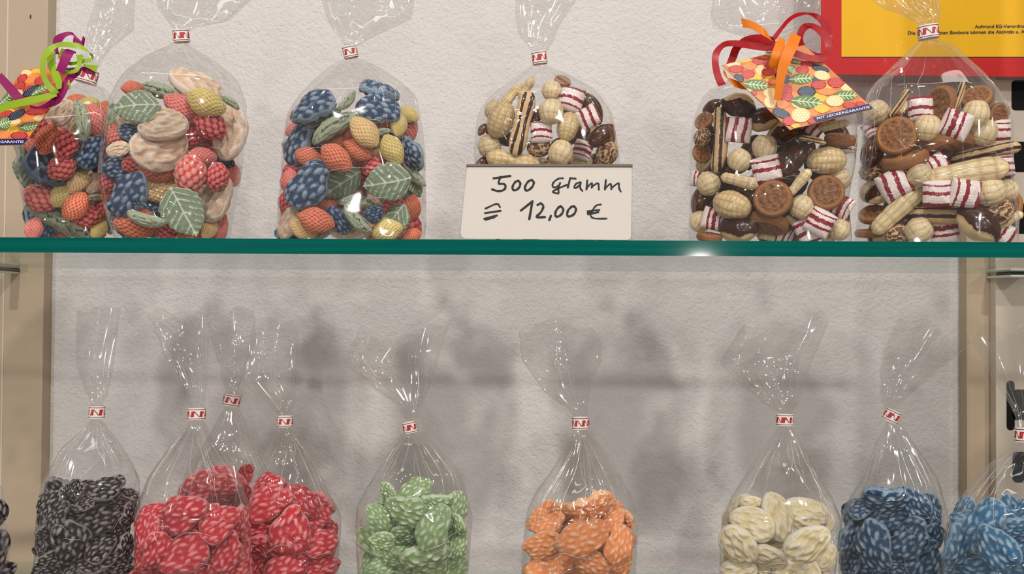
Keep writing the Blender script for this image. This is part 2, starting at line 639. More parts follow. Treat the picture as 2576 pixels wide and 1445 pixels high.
def s_striped(seed):
    V, Fc = ico(5)
    x, y, z = V.T
    wv = 1 - 0.28 * np.exp(-(x / 0.45) ** 2)
    q = 0.62
    X, Y, Z = 0.5 * sg_pow(x, 0.9), 0.115 * sg_pow(y, 0.7) * wv, 0.165 * sg_pow(z, 0.8) * wv
    v = Z / (0.165 * wv)
    st = ((v > -0.62) & (v < -0.27)) | ((v > 0.20) & (v < 0.50))
    st = st.astype(float)
    edge = np.clip((1.0 - np.abs(V[:, 0])) * 12, 0, 1)
    Y = Y * (1 - 0.14 * st)
    return np.stack([X, Y, Z], 1), Fc, 1 - st * edge, (0.5, 0.115, 0.155)


def s_layer(seed):
    V, Fc = ico(5)
    x, y, z = V.T
    wv = 1 - 0.16 * np.exp(-(x / 0.5) ** 2)
    X, Y, Z = 0.5 * sg_pow(x, 0.75), 0.13 * sg_pow(y, 0.7) * wv, 0.125 * sg_pow(z, 0.75) * wv
    Z = Z + 0.03 * np.sin(X * 5 + seed)
    v = Z / 0.125
    st = ((v > -0.50) & (v < -0.12)) | ((v > 0.42) & (v < 0.60))
    rid = 0.5 + 0.5 * np.sin(X * 90)
    Y = Y * (1 - 0.10 * st + 0.03 * rid * (~st))
    Z = Z * (1 + 0.02 * rid)
    return np.stack([X, Y, Z], 1), Fc, 1 - st.astype(float), (0.5, 0.13, 0.13)


def s_log(seed):
    V, Fc = ico(5)
    x, y, z = V.T
    X = 0.5 * sg_pow(x, 0.7)
    q = np.sqrt(np.clip(y * y + z * z, 1e-9, 1))
    c = np.clip((1 - np.abs(2 * X) ** 9), 0.02, 1)
    th = np.arctan2(y, z)
    gx = np.abs(np.sin(X * 18 + seed))
    gt = np.abs(np.sin(th * 4 + 0.3))
    net = 1 - np.minimum(gx ** 0.4, gt ** 0.35)
    r = c * (1 - 0.09 * net) * (1 + 0.08 * np.cos(th * 2)) * (1 + 0.10 * np.sin(X * 6 + seed))
    return np.stack([X, 0.125 * np.sin(th) * r, 0.14 * np.cos(th) * r], 1), Fc, np.clip(1 - net, 0, 1), (0.5, 0.12, 0.135)


def s_pillow(seed):
    V, Fc = ico(5)
    x, y, z = V.T
    m = np.maximum(np.abs(x), np.abs(z)) + 1e-6
    q = np.sqrt(x * x + z * z) / m
    sx, sz = x * (0.25 + 0.75 * q), z * (0.25 + 0.75 * q)
    X, Z = 0.47 * sx, 0.44 * sz
    X = X * (1 - 0.10 * (1 - (sz) ** 2))
    Y = y * 0.27 * (1 - 0.12 * np.abs(sx) ** 3)
    rid = np.sin(X * 75) * 0.006
    Y = Y + np.sign(y) * rid
    v = Z / 0.44 + 0.08 * np.sin(X * 5 + seed)
    sd = seed % 3
    if sd == 0: st = ((v > -0.62) & (v < -0.34)) | ((v > 0.12) & (v < 0.40)) | (v > 0.82)
    elif sd == 1: st = ((v > -0.15) & (v < 0.12)) | ((v > 0.50) & (v < 0.64)) | (v < -0.70)
    else: st = ((v > -0.45) & (v < -0.25)) | ((v > 0.0) & (v < 0.34)) | ((v > 0.6) & (v < 0.72))
    return np.stack([X, Y, Z], 1), Fc, 1 - st.astype(float), (0.45, 0.25, 0.42)


def s_disc(seed):
    V, Fc = ico(5)
    x, y, z = V.T
    rr = np.sqrt(x * x + z * z)
    th = np.arctan2(z, x)
    X, Z = 0.5 * x / np.maximum(rr, 1e-6) * np.clip(rr * 1.0, 0, 1) ** 0.8, 0.49 * z / np.maximum(rr, 1e-6) * np.clip(rr, 0, 1) ** 0.8
    R2 = np.sqrt((X / 0.5) ** 2 + (Z / 0.49) ** 2)
    Y = sg_pow(y, 0.42) * 0.155
    rim = np.exp(-((R2 - 0.86) / 0.06) ** 2)
    dish = np.clip((0.80 - R2) / 0.1, 0, 1)
    emb = (np.sin(X * 30 + np.sin(Z * 22) * 1.6) * np.sin(Z * 34) > 0.1) * dish
    grain = nz3(V, 9, seed) * dish
    Y = Y + np.sign(y) * (rim * 0.018 - dish * 0.010 + emb * 0.016 + grain * 0.020)
    return np.stack([X, Y, Z], 1), Fc, np.clip(0.6 + rim * 0.3 - dish * 0.25 + emb * 0.35 + grain * 0.5, 0, 1), (0.5, 0.155, 0.49)


def s_almond(seed):
    V, Fc = ico(4)
    x, y, z = V.T
    tp = 1 - 0.38 * np.clip(x, -0.2, 1) ** 2
    g = np.sin(z * 22 + x * 3 + seed) * 0.018
    return np.stack([0.5 * x, 0.20 * y * tp + np.sign(y) * g * 0.5, 0.29 * z * tp], 1), Fc, np.clip(0.5 + g * 20 + nz3(V, 3, seed) * 0.5, 0, 1), (0.5, 0.2, 0.27)


def s_chestnut(seed):
    V, Fc = ico(5)
    x, y, z = V.T
    n = nz3(V, 2.2, seed)
    line = z + 0.35 + 0.10 * np.sin(x * 4 + seed) + n * 0.12
    cap = line > 0
    r = 1 + n * 0.07 + np.where(cap, 0.03, -0.03)
    t = 1 - 0.16 * x * x
    return np.stack([0.5 * x * r, 0.33 * y * r * t, 0.36 * z * r * t], 1), Fc, (~cap).astype(float), (0.5, 0.33, 0.35)


def s_walnut(seed):
    V, Fc = ico(5)
    a = 1 - np.abs(nz3(V, 2.6, seed) * 2.0)
    b = 1 - np.abs(nz3(V, 5.5, seed + 5) * 2.0)
    h = np.clip(a * 0.7 + b * 0.3, 0, 1)
    r = 0.86 + 0.20 * h
    return V * r[:, None] * np.array((0.5, 0.38, 0.41)), Fc, np.clip((h - 0.45) * 2.4, 0, 1), (0.48, 0.36, 0.39)


def candy_mat(name, colA, colB, rough=0.55, sss=0.0, brk=0.5, bscale=14.0, coat=0.0, spec=0.4, grain=0.0, streak=0.0, sharp=(0.25, 0.75), var=0.14, floor=0.0):
    """colA in the hollows, colB where the sweet is raised or dusted"""
    t = NT(name)
    p = t.n('BsdfPrincipled', Roughness=rough)
    p.inputs['Specular IOR Level'].default_value = spec
    p.inputs['Coat Weight'].default_value = coat
    p.inputs['Coat Roughness'].default_value = 0.12
    if sss:
        p.inputs['Subsurface Weight'].default_value = sss
        p.inputs['Subsurface Radius'].default_value = (1.0, 0.6, 0.45)
        p.inputs['Subsurface Scale'].default_value = 0.006
    at = t.n('Attribute', attribute_name='mask')
    tc = t.n('TexCoord')
    oi = t.n('ObjectInfo')
    off = t.n('VectorMath', operation='MULTIPLY_ADD')
    off.inputs[1].default_value = (1, 1, 1)
    t.l(tc.outputs['Object'], off.inputs[0])
    cmb = t.n('CombineXYZ')
    rr = t.math('MULTIPLY', oi.outputs['Random'], 37.0)
    t.l(rr, cmb.inputs[0]); t.l(rr, cmb.inputs[1])
    t.l(cmb.outputs[0], off.inputs[2])
    nz = t.n('TexNoise', Scale=bscale, Detail=6.0, Roughness=0.78)
    t.l(off.outputs[0], nz.inputs['Vector'])
    m = t.math('ADD', at.outputs['Fac'], t.math('MULTIPLY', t.math('SUBTRACT', nz.outputs[0], 0.5), brk * 2.0))
    m = t.ramp(m, *sharp)
    if floor: m = t.math('ADD', t.math('MULTIPLY', m, 1 - floor), floor)
    col = t.mix(m, colA, colB)
    hs = t.n('HueSaturation')
    t.l(col, hs.inputs['Color'])
    t.l(t.math('ADD', t.math('MULTIPLY', oi.outputs['Random'], var * 2), 1 - var), hs.inputs['Value'])
    t.l(hs.outputs[0], p.inputs['Base Color'])
    if grain or streak:
        nb = t.n('TexNoise', Scale=70.0 if grain else 26.0, Detail=3.0)
        if streak:
            mp = t.n('Mapping')
            mp.inputs['Scale'].default_value = (0.35, 2.6, 2.6)
            t.l(off.outputs[0], mp.inputs[0]); t.l(mp.outputs[0], nb.inputs['Vector'])
        else:
            t.l(off.outputs[0], nb.inputs['Vector'])
        b = t.n('Bump', Strength=grain or streak, Distance=0.03)
        t.l(nb.outputs[0], b.inputs['Height'])
        t.l(b.outputs[0], p.inputs['Normal'])
    t.l(p.outputs[0], t.out.inputs[0])
    return t.m


L = lin
sug = dict(rough=0.62, sss=0.0, brk=0.85, grain=0.35, spec=0.35, bscale=19.0, sharp=(0.16, 0.74), floor=0.06)
MAT = {
    'black': candy_mat('black_sugar', L(24, 18, 19), L(160, 150, 148), **{**sug, 'floor': 0.0}),
    'red': candy_mat('red_sugar', L(196, 24, 42), L(246, 152, 154), **sug),
    'green': candy_mat('green_sugar', L(140, 172, 112), L(214, 230, 196), **sug),
    'orange': candy_mat('orange_sugar', L(242, 146, 84), L(250, 200, 158), **sug),
    'cream': candy_mat('cream_sugar', L(232, 214, 164), L(247, 239, 218), **sug),
    'blue': candy_mat('blue_sugar', L(20, 60, 98), L(150, 176, 196), **sug),
    'berry': candy_mat('berry_sugar', L(28, 54, 88), L(156, 176, 196), **{**sug, 'brk': 0.85}),
    'sky': candy_mat('pale_blue_sugar', L(40, 104, 150), L(160, 192, 212), **sug),
    'leaf': candy_mat('leaf_sugar', L(122, 140, 112), L(212, 220, 198), **{**sug, 'brk': 0.8}),
    'leafedge': candy_mat('leaf_edge_sugar', L(58, 66, 36), L(184, 194, 166), **sug),
    'rasp': candy_mat('raspberry_sugar', L(172, 16, 34), L(232, 128, 124), **sug),
    'pink': candy_mat('pink_sugar', L(216, 66, 66), L(240, 158, 146), **sug),
    'dot': candy_mat('red_orange_sugar', L(206, 54, 30), L(244, 160, 124), **sug),
    'yellow': candy_mat('yellow_sugar', L(212, 172, 66), L(242, 226, 158), **sug),
    'amber': candy_mat('amber_sugar', L(216, 160, 84), L(244, 216, 164), **sug),
    'navy': candy_mat('dark_blue_sugar', L(18, 38, 62), L(112, 136, 164), **sug),
    'white': candy_mat('white_sugar', L(222, 188, 156), L(244, 226, 206), **sug),
    'hazel': candy_mat('satin_tan', L(160, 122, 72), L(232, 210, 166), rough=0.28, brk=0.18, coat=0.5, streak=0.25, sharp=(0.1, 0.9)),
    'shell': candy_mat('satin_shell', L(160, 120, 66), L(230, 204, 152), rough=0.28, brk=0.2, coat=0.5, streak=0.2, sharp=(0.05, 0.9)),
    'log': candy_mat('satin_log', L(176, 142, 92), L(230, 210, 164), rough=0.28, brk=0.2, coat=0.5, streak=0.2, sharp=(0.05, 0.9)),
    'striped': candy_mat('brown_stripe', L(52, 22, 12), L(216, 180, 132), rough=0.32, brk=0.10, coat=0.3, streak=0.2, sharp=(0.4, 0.6)),
    'pillow': candy_mat('red_white_stripe', L(150, 6, 36), L(250, 236, 232), rough=0.30, brk=0.06, coat=0.4, streak=0.3, sharp=(0.4, 0.6), var=0.05),
    'disc': candy_mat('toffee', L(96, 54, 26), L(184, 126, 74), rough=0.55, brk=0.35, coat=0.0, sharp=(0.1, 1.0), grain=0.2),
    'almond': candy_mat('dark_caramel', L(44, 20, 10), L(112, 62, 36), rough=0.25, brk=0.3, coat=0.5, sharp=(0.1, 1.0)),
    'chestnut': candy_mat('glazed_brown', L(62, 24, 10), L(216, 188, 140), rough=0.24, brk=0.12, coat=0.6, sharp=(0.35, 0.65)),
    'walnut': candy_mat('walnut', L(112, 72, 42), L(220, 186, 142), rough=0.42, brk=0.2, coat=0.2, sharp=(0.2, 0.8)),
}
SHAPE = {'loz': s_lozenge, 'bluel': s_blue, 'leaf': s_leaf, 'leafedge': s_leafedge, 'rasp': s_rasp, 'dot': s_dot, 'white': s_white, 'hazel': s_hazel,
         'shell': s_shell, 'peanut': s_peanut, 'striped': s_striped, 'layer': s_layer, 'log': s_log, 'pillow': s_pillow, 'disc': s_disc,
         'almond': s_almond, 'chestnut': s_chestnut, 'walnut': s_walnut}
# code: shape, material, object name, words for the label
KIND = {
    'lk': ('loz', 'black', 'black_lozenge', 'black sugar-dusted lozenge'),
    'lr': ('loz', 'red', 'red_lozenge', 'red sugar-dusted lozenge'),
    'lg': ('loz', 'green', 'green_lozenge', 'green sugar-dusted lozenge'),
    'lo': ('loz', 'orange', 'orange_lozenge', 'orange sugar-dusted lozenge'),
    'lw': ('white', 'cream', 'cream_lozenge', 'cream-coloured sugar lozenge'),
    'lb': ('loz', 'blue', 'blue_lozenge', 'dark blue sugar-dusted lozenge'),
    'ls': ('loz', 'sky', 'pale_blue_lozenge', 'pale blue sugar-dusted lozenge'),
    'G': ('leaf', 'leaf', 'leaf_sweet', 'green veined leaf sweet'),
    'g': ('leafedge', 'leafedge', 'leaf_sweet', 'edge-on green leaf sweet'),
    'R': ('rasp', 'rasp', 'raspberry_sweet', 'red raspberry sweet'),
    'K': ('rasp', 'pink', 'raspberry_sweet', 'pink raspberry sweet'),
    'O': ('dot', 'dot', 'orange_sweet', 'red-orange dotted sweet'),
    'k': ('dot', 'pink', 'pink_sweet', 'pink dotted sweet'),
    'Y': ('dot', 'yellow', 'lemon_sweet', 'yellow dotted lemon sweet'),
    'y': ('dot', 'amber', 'lemon_sweet', 'amber dotted sweet'),
    'B': ('bluel', 'berry', 'blueberry_sweet', 'blue frosted berry sweet'),
    'b': ('bluel', 'navy', 'blackberry_sweet', 'dark navy frosted berry sweet'),
    'W': ('white', 'white', 'white_sweet', 'pearly white ridged sweet'),
    'h': ('hazel', 'hazel', 'hazelnut_sweet', 'tan ribbed hazelnut-shaped sweet'),
    's': ('shell', 'shell', 'nutshell_sweet', 'tan netted nutshell-shaped sweet'),
    'p': ('peanut', 'shell', 'peanut_sweet', 'tan peanut-shaped sweet'),
    'S': ('striped', 'striped', 'striped_sweet', 'brown and cream striped peanut sweet'),
    'L': ('layer', 'striped', 'layered_sweet', 'layered cream and brown peanut sweet'),
    'l': ('log', 'log', 'log_sweet', 'tan log-shaped sweet'),
    'P': ('pillow', 'pillow', 'pillow_sweet', 'red and white striped pillow sweet'),
    'd': ('disc', 'disc', 'toffee_disc', 'brown embossed toffee disc'),
    'a': ('almond', 'almond', 'almond_sweet', 'dark almond sweet'),
    'c': ('chestnut', 'chestnut', 'chestnut_sweet', 'glossy brown cream-based sweet'),
    'w': ('walnut', 'walnut', 'walnut_sweet', 'wrinkled walnut sweet'),
}
_proto = {}


def proto(code, variant):
    key = (code, variant)
    if key not in _proto:
        sh, mt, nm, _ = KIND[code]
        V, Fc, mask, ax = SHAPE[sh](variant * 3 + len(sh) if sh != 'pillow' else variant)
        me = bpy.data.meshes.new(nm)
        me.from_pydata([tuple(map(float, v)) for v in V], [], Fc)
        me.polygons.foreach_set('use_smooth', [True] * len(me.polygons))
        a = me.attributes.new('mask', 'FLOAT', 'POINT')
        a.data.foreach_set('value', np.asarray(mask, dtype=np.float32))
        me.materials.append(MAT[mt])
        me.update()
        _proto[key] = (me, np.array(ax))
    return _proto[key]

# ------------------------------------------------------------------ cellophane bags
M_BAND = plain('white_clip_band', lin(236, 222, 214), 0.45, 0.4)
M_BRED = plain('band_red', lin(176, 26, 26), 0.45)
M_BDARK = plain('band_line', lin(84, 24, 20), 0.5)


def smooth1(a, k=2):
    a = np.array(a, float)
    for _ in range(k):
        b = a.copy()
        b[1:-1] = (a[:-2] + 2 * a[1:-1] + a[2:]) / 4
        a = b
    return a


def tri(t):
    f = np.mod(t, 1.0)
    return 1 - np.abs(2 * f - 1)


class Bag:
    def __init__(s, name, label, Yc, d, body, tail, tie, zfloor, seed, group):
        s.Yc, s.d, s.zf, s.seed = Yc, d, zfloor, seed
        xs = [0.5 * (r[0] + r[2]) for r in body[:3]]
        s.cx = sum(xs) / 3
        s.cy = body[len(body) // 2][1]
        s.C = P(s.cx, s.cy, Yc)
        v = s.C - CPOS
        v[2] = 0
        s.dep = np.linalg.norm(v)
        s.ey = v / s.dep
        s.ex = np.array((s.ey[1], -s.ey[0], 0))
        s.ez = np.array((0, 0, 1.0))
        s.body = sorted(body, key=lambda r: -(r[1] + r[3]))
        base = s.C.copy()
        base[2] = zfloor + 0.0005
        s.root = empty(name, base)
        tag(s.root, label, 'bag', group)
        s.rows_b = s.rows(s.body, True)
        rng = np.random.RandomState(seed)
        tie_t = s.tie_frame(tie)
        s.film('pouch', s.rows_b, M_FILM, rng, True)
        if tail:
            s.film('ruffle', s.rows(tail, False), M_RUFFLE, rng, False)
        if tie[2]:
            s.band(tie_t, tie)

    def pt(s, px, py):
        return on_plane(px, py, s.C, s.ey)

    def tie_frame(s, tie):
        return s.pt(tie[0], tie[1])

    def rows(s, rows, floor):
        A = np.array([[*s.pt(r[0], r[1]), *s.pt(r[2], r[3])] for r in rows])
        if floor:
            A0 = A[0].copy()
            A0[2] = A0[5] = s.zf + 0.0006
            keepr = (A[:, 2] > s.zf + 0.004)
            A = np.vstack([A0[None], A[keepr]])
        mid = (A[:, :3] + A[:, 3:]) / 2
        t = np.concatenate([[0], np.cumsum(np.linalg.norm(np.diff(mid, axis=0), axis=1))])
        n = 96 if floor else 56
        tt = np.linspace(0, t[-1], n)
        B = np.stack([np.interp(tt, t, A[:, k]) for k in range(6)], 1)
        for k in range(6):
            B[:, k] = smooth1(B[:, k], 3)
        return B

    def depth_of(s, hw):
        return min(s.d, 0.92 * hw)

    def film(s, name, B, mat, rng, body):
        n, m = len(B), 220 if body else 200
        th = np.linspace(0, 2 * math.pi, m, endpoint=False)
        ph = rng.rand(6) * 6.28
        V = np.zeros((n, m, 3))
        hw_max = max(np.linalg.norm(B[:, 3:] - B[:, :3], axis=1)) / 2

        def creased(knots, span, soft=True):
            """piecewise straight folds around the bag; the crease lines drift a little from row to row"""
            ka = (np.arange(knots) + rng.uniform(-0.38, 0.38, knots)) * 2 * math.pi / knots
            ka = np.sort(ka)
            hi = rng.rand(knots) * 0.6 + 0.4 * (np.arange(knots) % 2)
            drift = rng.uniform(-1, 1, knots) * span
            fade0 = rng.uniform(0.25, 1.0, knots)
            def at(f, near):
                k_ = ka + drift * (1 - near) * 2 * math.pi / knots
                h_ = hi * np.clip((near - (1 - fade0)) / np.maximum(fade0, 1e-3), 0, 1)
                o_ = np.argsort(k_)
                k_, h_ = k_[o_], h_[o_]
                k_, h_ = np.concatenate([k_[-1:] - 2 * math.pi, k_, k_[:1] + 2 * math.pi]), np.concatenate([h_[-1:], h_, h_[:1]])
                q_ = np.clip(np.searchsorted(k_, th) - 1, 0, len(k_) - 2)
                t_ = np.clip((th - k_[q_]) / np.maximum(k_[q_ + 1] - k_[q_], 1e-6), 0, 1)
                if soft: t_ = 0.35 * t_ + 0.65 * t_ * t_ * (3 - 2 * t_)
                return h_[q_] + (h_[q_ + 1] - h_[q_]) * t_
            return at

        fa_, fb_ = creased(15 if body else 17, 0.9), creased(34, 1.2, False)
        for i in range(n):
            a, b = B[i, :3], B[i, 3:]
            c, u = (a + b) / 2, (b - a) / 2
            hw = np.linalg.norm(u)
            f = i / (n - 1)
            close = float(np.clip(1 - hw / hw_max, 0, 1))              # 0 in the belly, 1 at the neck
            if body:
                d = s.depth_of(hw)
                ne = 3.0 if hw > 0.7 * hw_max else 2.0 + 1.0 * (hw / (0.7 * hw_max)) ** 2
                near = float(np.clip((f - 0.35) / 0.6, 0, 1)) if hw < hw_max * 0.995 or f > 0.5 else 0.0
                amp = 0.03 + 0.50 * close ** 0.6 * float(np.clip((f - 0.25) * 4, 0, 1))
            else:
                d = min(max(0.004, 0.42 * hw), 0.026)
                ne = 2.0
                near = 1 - 0.75 * f
                amp = 0.30 + 0.22 * close
            cs, sn = np.cos(th), np.sin(th)
            X, Y = sg_pow(cs, 2 / ne), sg_pow(sn, 2 / ne)
            fold = fa_(f, near) * 0.7 + fb_(f, near) * 0.3
            r = 1 - amp * fold
            # keep the outline where the photograph has it: folds mostly push inwards in depth
            rx = 1 - amp * fold * (0.2 + 0.5 * np.abs(sn))
            wave = 0 if body else 0.25 * hw * f * np.sin(3 * cs * 1.5 + ph[3]) * (0.4 + 0.6 * f)
            pts = c[None] + (X * rx)[:, None] * u[None] + (Y * r * d + wave)[:, None] * s.ey[None]
            if not body:
                pts[:, 2] += f * f * hw * (0.16 * np.sin(2 * th + ph[4]) + 0.10 * np.sin(5 * th + ph[5]))
            V[i] = pts
        W = V.reshape(-1, 3)
        cen = np.repeat((B[:, :3] + B[:, 3:]) / 2, m, axis=0)
        out = W - cen
        out /= np.maximum(np.linalg.norm(out, axis=1), 1e-6)[:, None]
        fr_ = np.linspace(0, 1, n)
        ramp = np.repeat(np.clip(fr_ * 9, 0, 1) * (np.clip((1 - fr_) * 5, 0.12, 1) if body else 1), m)
        # gentle unevenness, and crumpled patches here and there where the film was squeezed
        n1 = np.array([noise.noise(Vector(p * 26) + Vector((s.seed, 0, 0))) for p in W])
        pk = np.array([noise.noise(Vector(p * 20) + Vector((0, 0, s.seed))) for p in W])
        n2 = np.array([noise.noise(Vector(p * 85) + Vector((0, s.seed, 0))) for p in W])
        on = np.clip((pk - 0.10) * 5, 0, 1)
        disp = (n1 * (0.0022 if body else 0.0030) + on * (np.abs(n2) * 0.0034 - 0.0004)) * ramp
        W = W - out * disp[:, None]
        Fc = [(i * m + j, i * m + (j + 1) % m, (i + 1) * m + (j + 1) % m, (i + 1) * m + j) for i in range(n - 1) for j in range(m)]
        if body:
            k = len(W)
            W = np.vstack([W, W[:m].mean(0)[None]])
            Fc += [(j, k, (j + 1) % m) for j in range(m)]
        nf = len(Fc)
        # hard creases in the film: tiny rounded ridges along a path (row, angle) on the sheet
        Wg = W[:n * m].reshape(n, m, 3)

        def at(fi, tj):
            fi = float(np.clip(fi, 0, n - 1.001)); i0 = int(fi); a_ = fi - i0
            tj = tj % m; j0 = int(tj); b_ = tj - j0; j1 = (j0 + 1) % m
            return ((1 - a_) * ((1 - b_) * Wg[i0, j0] + b_ * Wg[i0, j1]) + a_ * ((1 - b_) * Wg[i0 + 1, j0] + b_ * Wg[i0 + 1, j1]))

        CV, CF = [], []

        def crease(path, w):
            w *= 1.1
            wb, wf = rng.uniform(-0.8, 0.8, 2), rng.uniform(1.5, 4, 2)
            if len(path) < 60:
                path = [(p[0] + wb[0] * math.sin(wf[0] * q_), p[1] + wb[1] * math.sin(wf[1] * q_ + 1)) for q_, p in zip(np.linspace(0, 3, len(path)), path)]
            pts = np.array([at(*p) for p in path])
            mid = np.array([(B[int(min(p[0], n - 1)), :3] + B[int(min(p[0], n - 1)), 3:]) / 2 for p in path])
            tg = np.gradient(pts, axis=0)
            nn_ = pts - mid
            nn_ /= np.maximum(np.linalg.norm(nn_, axis=1), 1e-6)[:, None]
            sd = np.cross(tg, nn_)
            sd /= np.maximum(np.linalg.norm(sd, axis=1), 1e-9)[:, None]
            k0 = len(W) + len(CV)
            q = len(path)
            for i_ in range(q):
                tp = w * min(1.0, 0.25 + 2.2 * min(i_, q - 1 - i_) / q)
                for e in range(6):
                    an = math.pi * e / 5
                    CV.append(pts[i_] + sd[i_] * tp * math.cos(an) + nn_[i_] * (tp * 0.9 * math.sin(an) + 0.00008))
            for i_ in range(q - 1):
                for e in range(5):
                    a_ = k0 + i_ * 6 + e
                    CF.append((a_, a_ + 1, a_ + 7, a_ + 6))

        front = lambda: m * (0.75 + rng.uniform(-0.22, 0.22)) if rng.rand() < 0.8 else m * rng.uniform(0.05, 0.45)
        hwr = np.linalg.norm(B[:, 3:] - B[:, :3], axis=1) / 2
        if body:
            sh = next((i_ for i_ in range(n - 1, 0, -1) if hwr[i_] > 0.96 * hw_max), n // 2)      # shoulder row
            for _ in range(18):
                j0 = front(); i1 = n - 2 - rng.uniform(0, 0.25) * (n - sh); i0 = sh + rng.uniform(-0.10, 0.65) * (n - sh)
                dr, bow = rng.uniform(-9, 9), rng.uniform(-3, 3)
                crease([(i1 + (i0 - i1) * t_, j0 + dr * t_ + bow * math.sin(math.pi * t_)) for t_ in np.linspace(0, 1, 14)], rng.uniform(0.00011, 0.00026))
            for _ in range(18):                         # short pinches on shoulder and belly
                j0 = front(); i0 = rng.uniform(0.12 * n, sh + 0.5 * (n - sh))
                ang, ln = rng.uniform(0, math.pi), rng.uniform(3, 11)
                bow = rng.uniform(-1.5, 1.5)
                crease([(i0 + (t_ - .5) * ln * math.cos(ang) * 0.8 + bow * math.sin(math.pi * t_), j0 + (t_ - .5) * ln * math.sin(ang) * 1.1) for t_ in np.linspace(0, 1, 9)], rng.uniform(0.0001, 0.00028))
            for _ in range(5):                          # long shallow arcs where the film is stretched over sweets
                j0 = m * (0.75 + rng.uniform(-0.13, 0.13)); i0 = rng.uniform(0.2 * n, sh)
                ln, sl = rng.uniform(14, 24), rng.uniform(-0.4, 0.4)
                crease([(i0 + (t_ - .5) * ln * sl + 1.6 * math.sin(math.pi * t_), j0 + (t_ - .5) * ln) for t_ in np.linspace(0, 1, 16)], rng.uniform(0.00012, 0.00026))
        else:
            for _ in range(15):
                j0 = front(); i0 = rng.uniform(0.5, 0.25 * n); i1 = n * rng.uniform(0.35, 0.98)
                dr = rng.uniform(-7, 7)
                crease([(i0 + (i1 - i0) * t_, j0 + dr * t_) for t_ in np.linspace(0, 1, 14)], rng.uniform(0.0001, 0.00026))
            for _ in range(14):
                j0 = front(); i0 = rng.uniform(0.15 * n, 0.8 * n)
                ang, ln = rng.uniform(0, math.pi), rng.uniform(4, 13)
                crease([(i0 + (t_ - .5) * ln * math.cos(ang), j0 + (t_ - .5) * ln * math.sin(ang)) for t_ in np.linspace(0, 1, 8)], rng.uniform(0.0001, 0.00024))
            crease([(n - 1.01, m * t_) for t_ in np.linspace(0, 1, m)], 0.00009)                  # cut edge
        nW = len(W)
        W = np.vstack([W, np.array(CV)])
        Fc += CF
        o = mesh_obj(name, W, Fc, [mat, M_CREASE], smooth=False, midx=[0] * nf + [1] * len(CF))
        o.data.polygons.foreach_set('use_smooth', [True] * len(Fc))
        hwn = np.linalg.norm(B[:, 3:] - B[:, :3], axis=1) / 2 / hw_max
        t_ = np.concatenate([[0], np.cumsum(np.linalg.norm(np.diff((B[:, :3] + B[:, 3:]) / 2, axis=0), axis=1))]) * 14
        fold_a = np.zeros((len(W), 3), np.float32)
        fold_a[:n * m, 0] = np.tile(np.cos(th), n); fold_a[:n * m, 1] = np.tile(np.sin(th), n)
        fold_a[:n * m, 2] = np.repeat(t_, m) + s.seed
        gat = np.zeros(len(W), np.float32)
        gat[:n * m] = np.repeat(np.clip(0.25 + 1.2 * (1 - hwn), 0, 1.0) if body else np.clip(0.55 + 0.6 * (1 - hwn), 0, 1), m)
        a_ = o.data.attributes.new('fold', 'FLOAT_VECTOR', 'POINT'); a_.data.foreach_set('vector', fold_a.ravel())
        a_ = o.data.attributes.new('gather', 'FLOAT', 'POINT'); a_.data.foreach_set('value', gat)
        keep(o, s.root)
        if not body:
            o['label'] = 'clear flared cellophane end above the tie'
        return o

    def band(s, c, tie):
        px, py, w, h, tilt = tie[:5]
        sc = np.linalg.norm(c - CPOS) / F
        hw, hh = w * sc / 2, h * sc / 2
        a = R(tilt)
        ax = math.cos(a) * s.ex + math.sin(a) * s.ez
        az = -math.sin(a) * s.ex + math.cos(a) * s.ez
        d = hw * 0.62
        per = 2 * math.pi

        def pos(u, v, off):          # u around the band, v from -1 to 1
            X, Y = sg_pow(np.cos(u), 2 / 2.6), sg_pow(np.sin(u), 2 / 2.6)
            return c + ax * float(X) * (hw + off) + s.ey * float(Y) * (d + off) + az * v * hh

        m = 48
        V, Fc = [], []
        for (v, off) in ((-1, -0.0004), (-1, 0.0), (1, 0.0), (1, -0.0004)):
            for j in range(m):
                V.append(pos(j / m * per, v, off))
        for k in range(3):
            for j in range(m):
                Fc.append((k * m + j, k * m + (j + 1) % m, (k + 1) * m + (j + 1) % m, (k + 1) * m + j))
        bo = keep(mesh_obj('tie_band', V, Fc, M_BAND, smooth=False), s.root)
        bo['label'] = 'white tie band with red zigzag print'
        # print: thin rules and a row of joined red N marks
        V, Fc, mi = [], [], []

        def strip(pts_lo, pts_hi, mt):
            k0 = len(V)
            for (u, v) in pts_lo: V.append(pos(u, v, 0.00012))
            for (u, v) in pts_hi: V.append(pos(u, v, 0.00012))
            q = len(pts_lo)
            for i in range(q - 1):
                Fc.append((k0 + i, k0 + i + 1, k0 + q + i + 1, k0 + q + i)); mi.append(mt)

        us = np.linspace(0, per, 49)
        for vv in (-0.84, 0.70):
            strip([(u, vv) for u in us], [(u, vv + 0.10) for u in us], 1)
        step = 1.02 * 30.0 / max(w, 26)                 # angular length of one mark
        step = per / round(per / step)
        u0 = (s.seed * 0.37) % step
        for k in range(int(round(per / step))):
            b0 = u0 + k * step + math.pi
            # red slanted block, then a thin stroke running down to the next block
            lo = [(b0 + step * q, -0.5) for q in (0.0, 0.22, 0.44)]
            hi = [(b0 + step * (q + 0.10), 0.46) for q in (0.0, 0.22, 0.44)]
            strip(lo, hi, 0)
            strip([(b0 + step * 0.42, 0.46), (b0 + step * 0.94, -0.5)], [(b0 + step * 0.56, 0.46), (b0 + step * 1.06, -0.5)], 1)
        pr = mesh_obj('band_print', V, Fc, [M_BRED, M_BDARK], midx=mi)
        keep(pr, s.root)
        pr.parent = bo
        pr.matrix_parent_inverse = Matrix.Translation(s.root.location).inverted() @ Matrix.Translation(s.root.location)
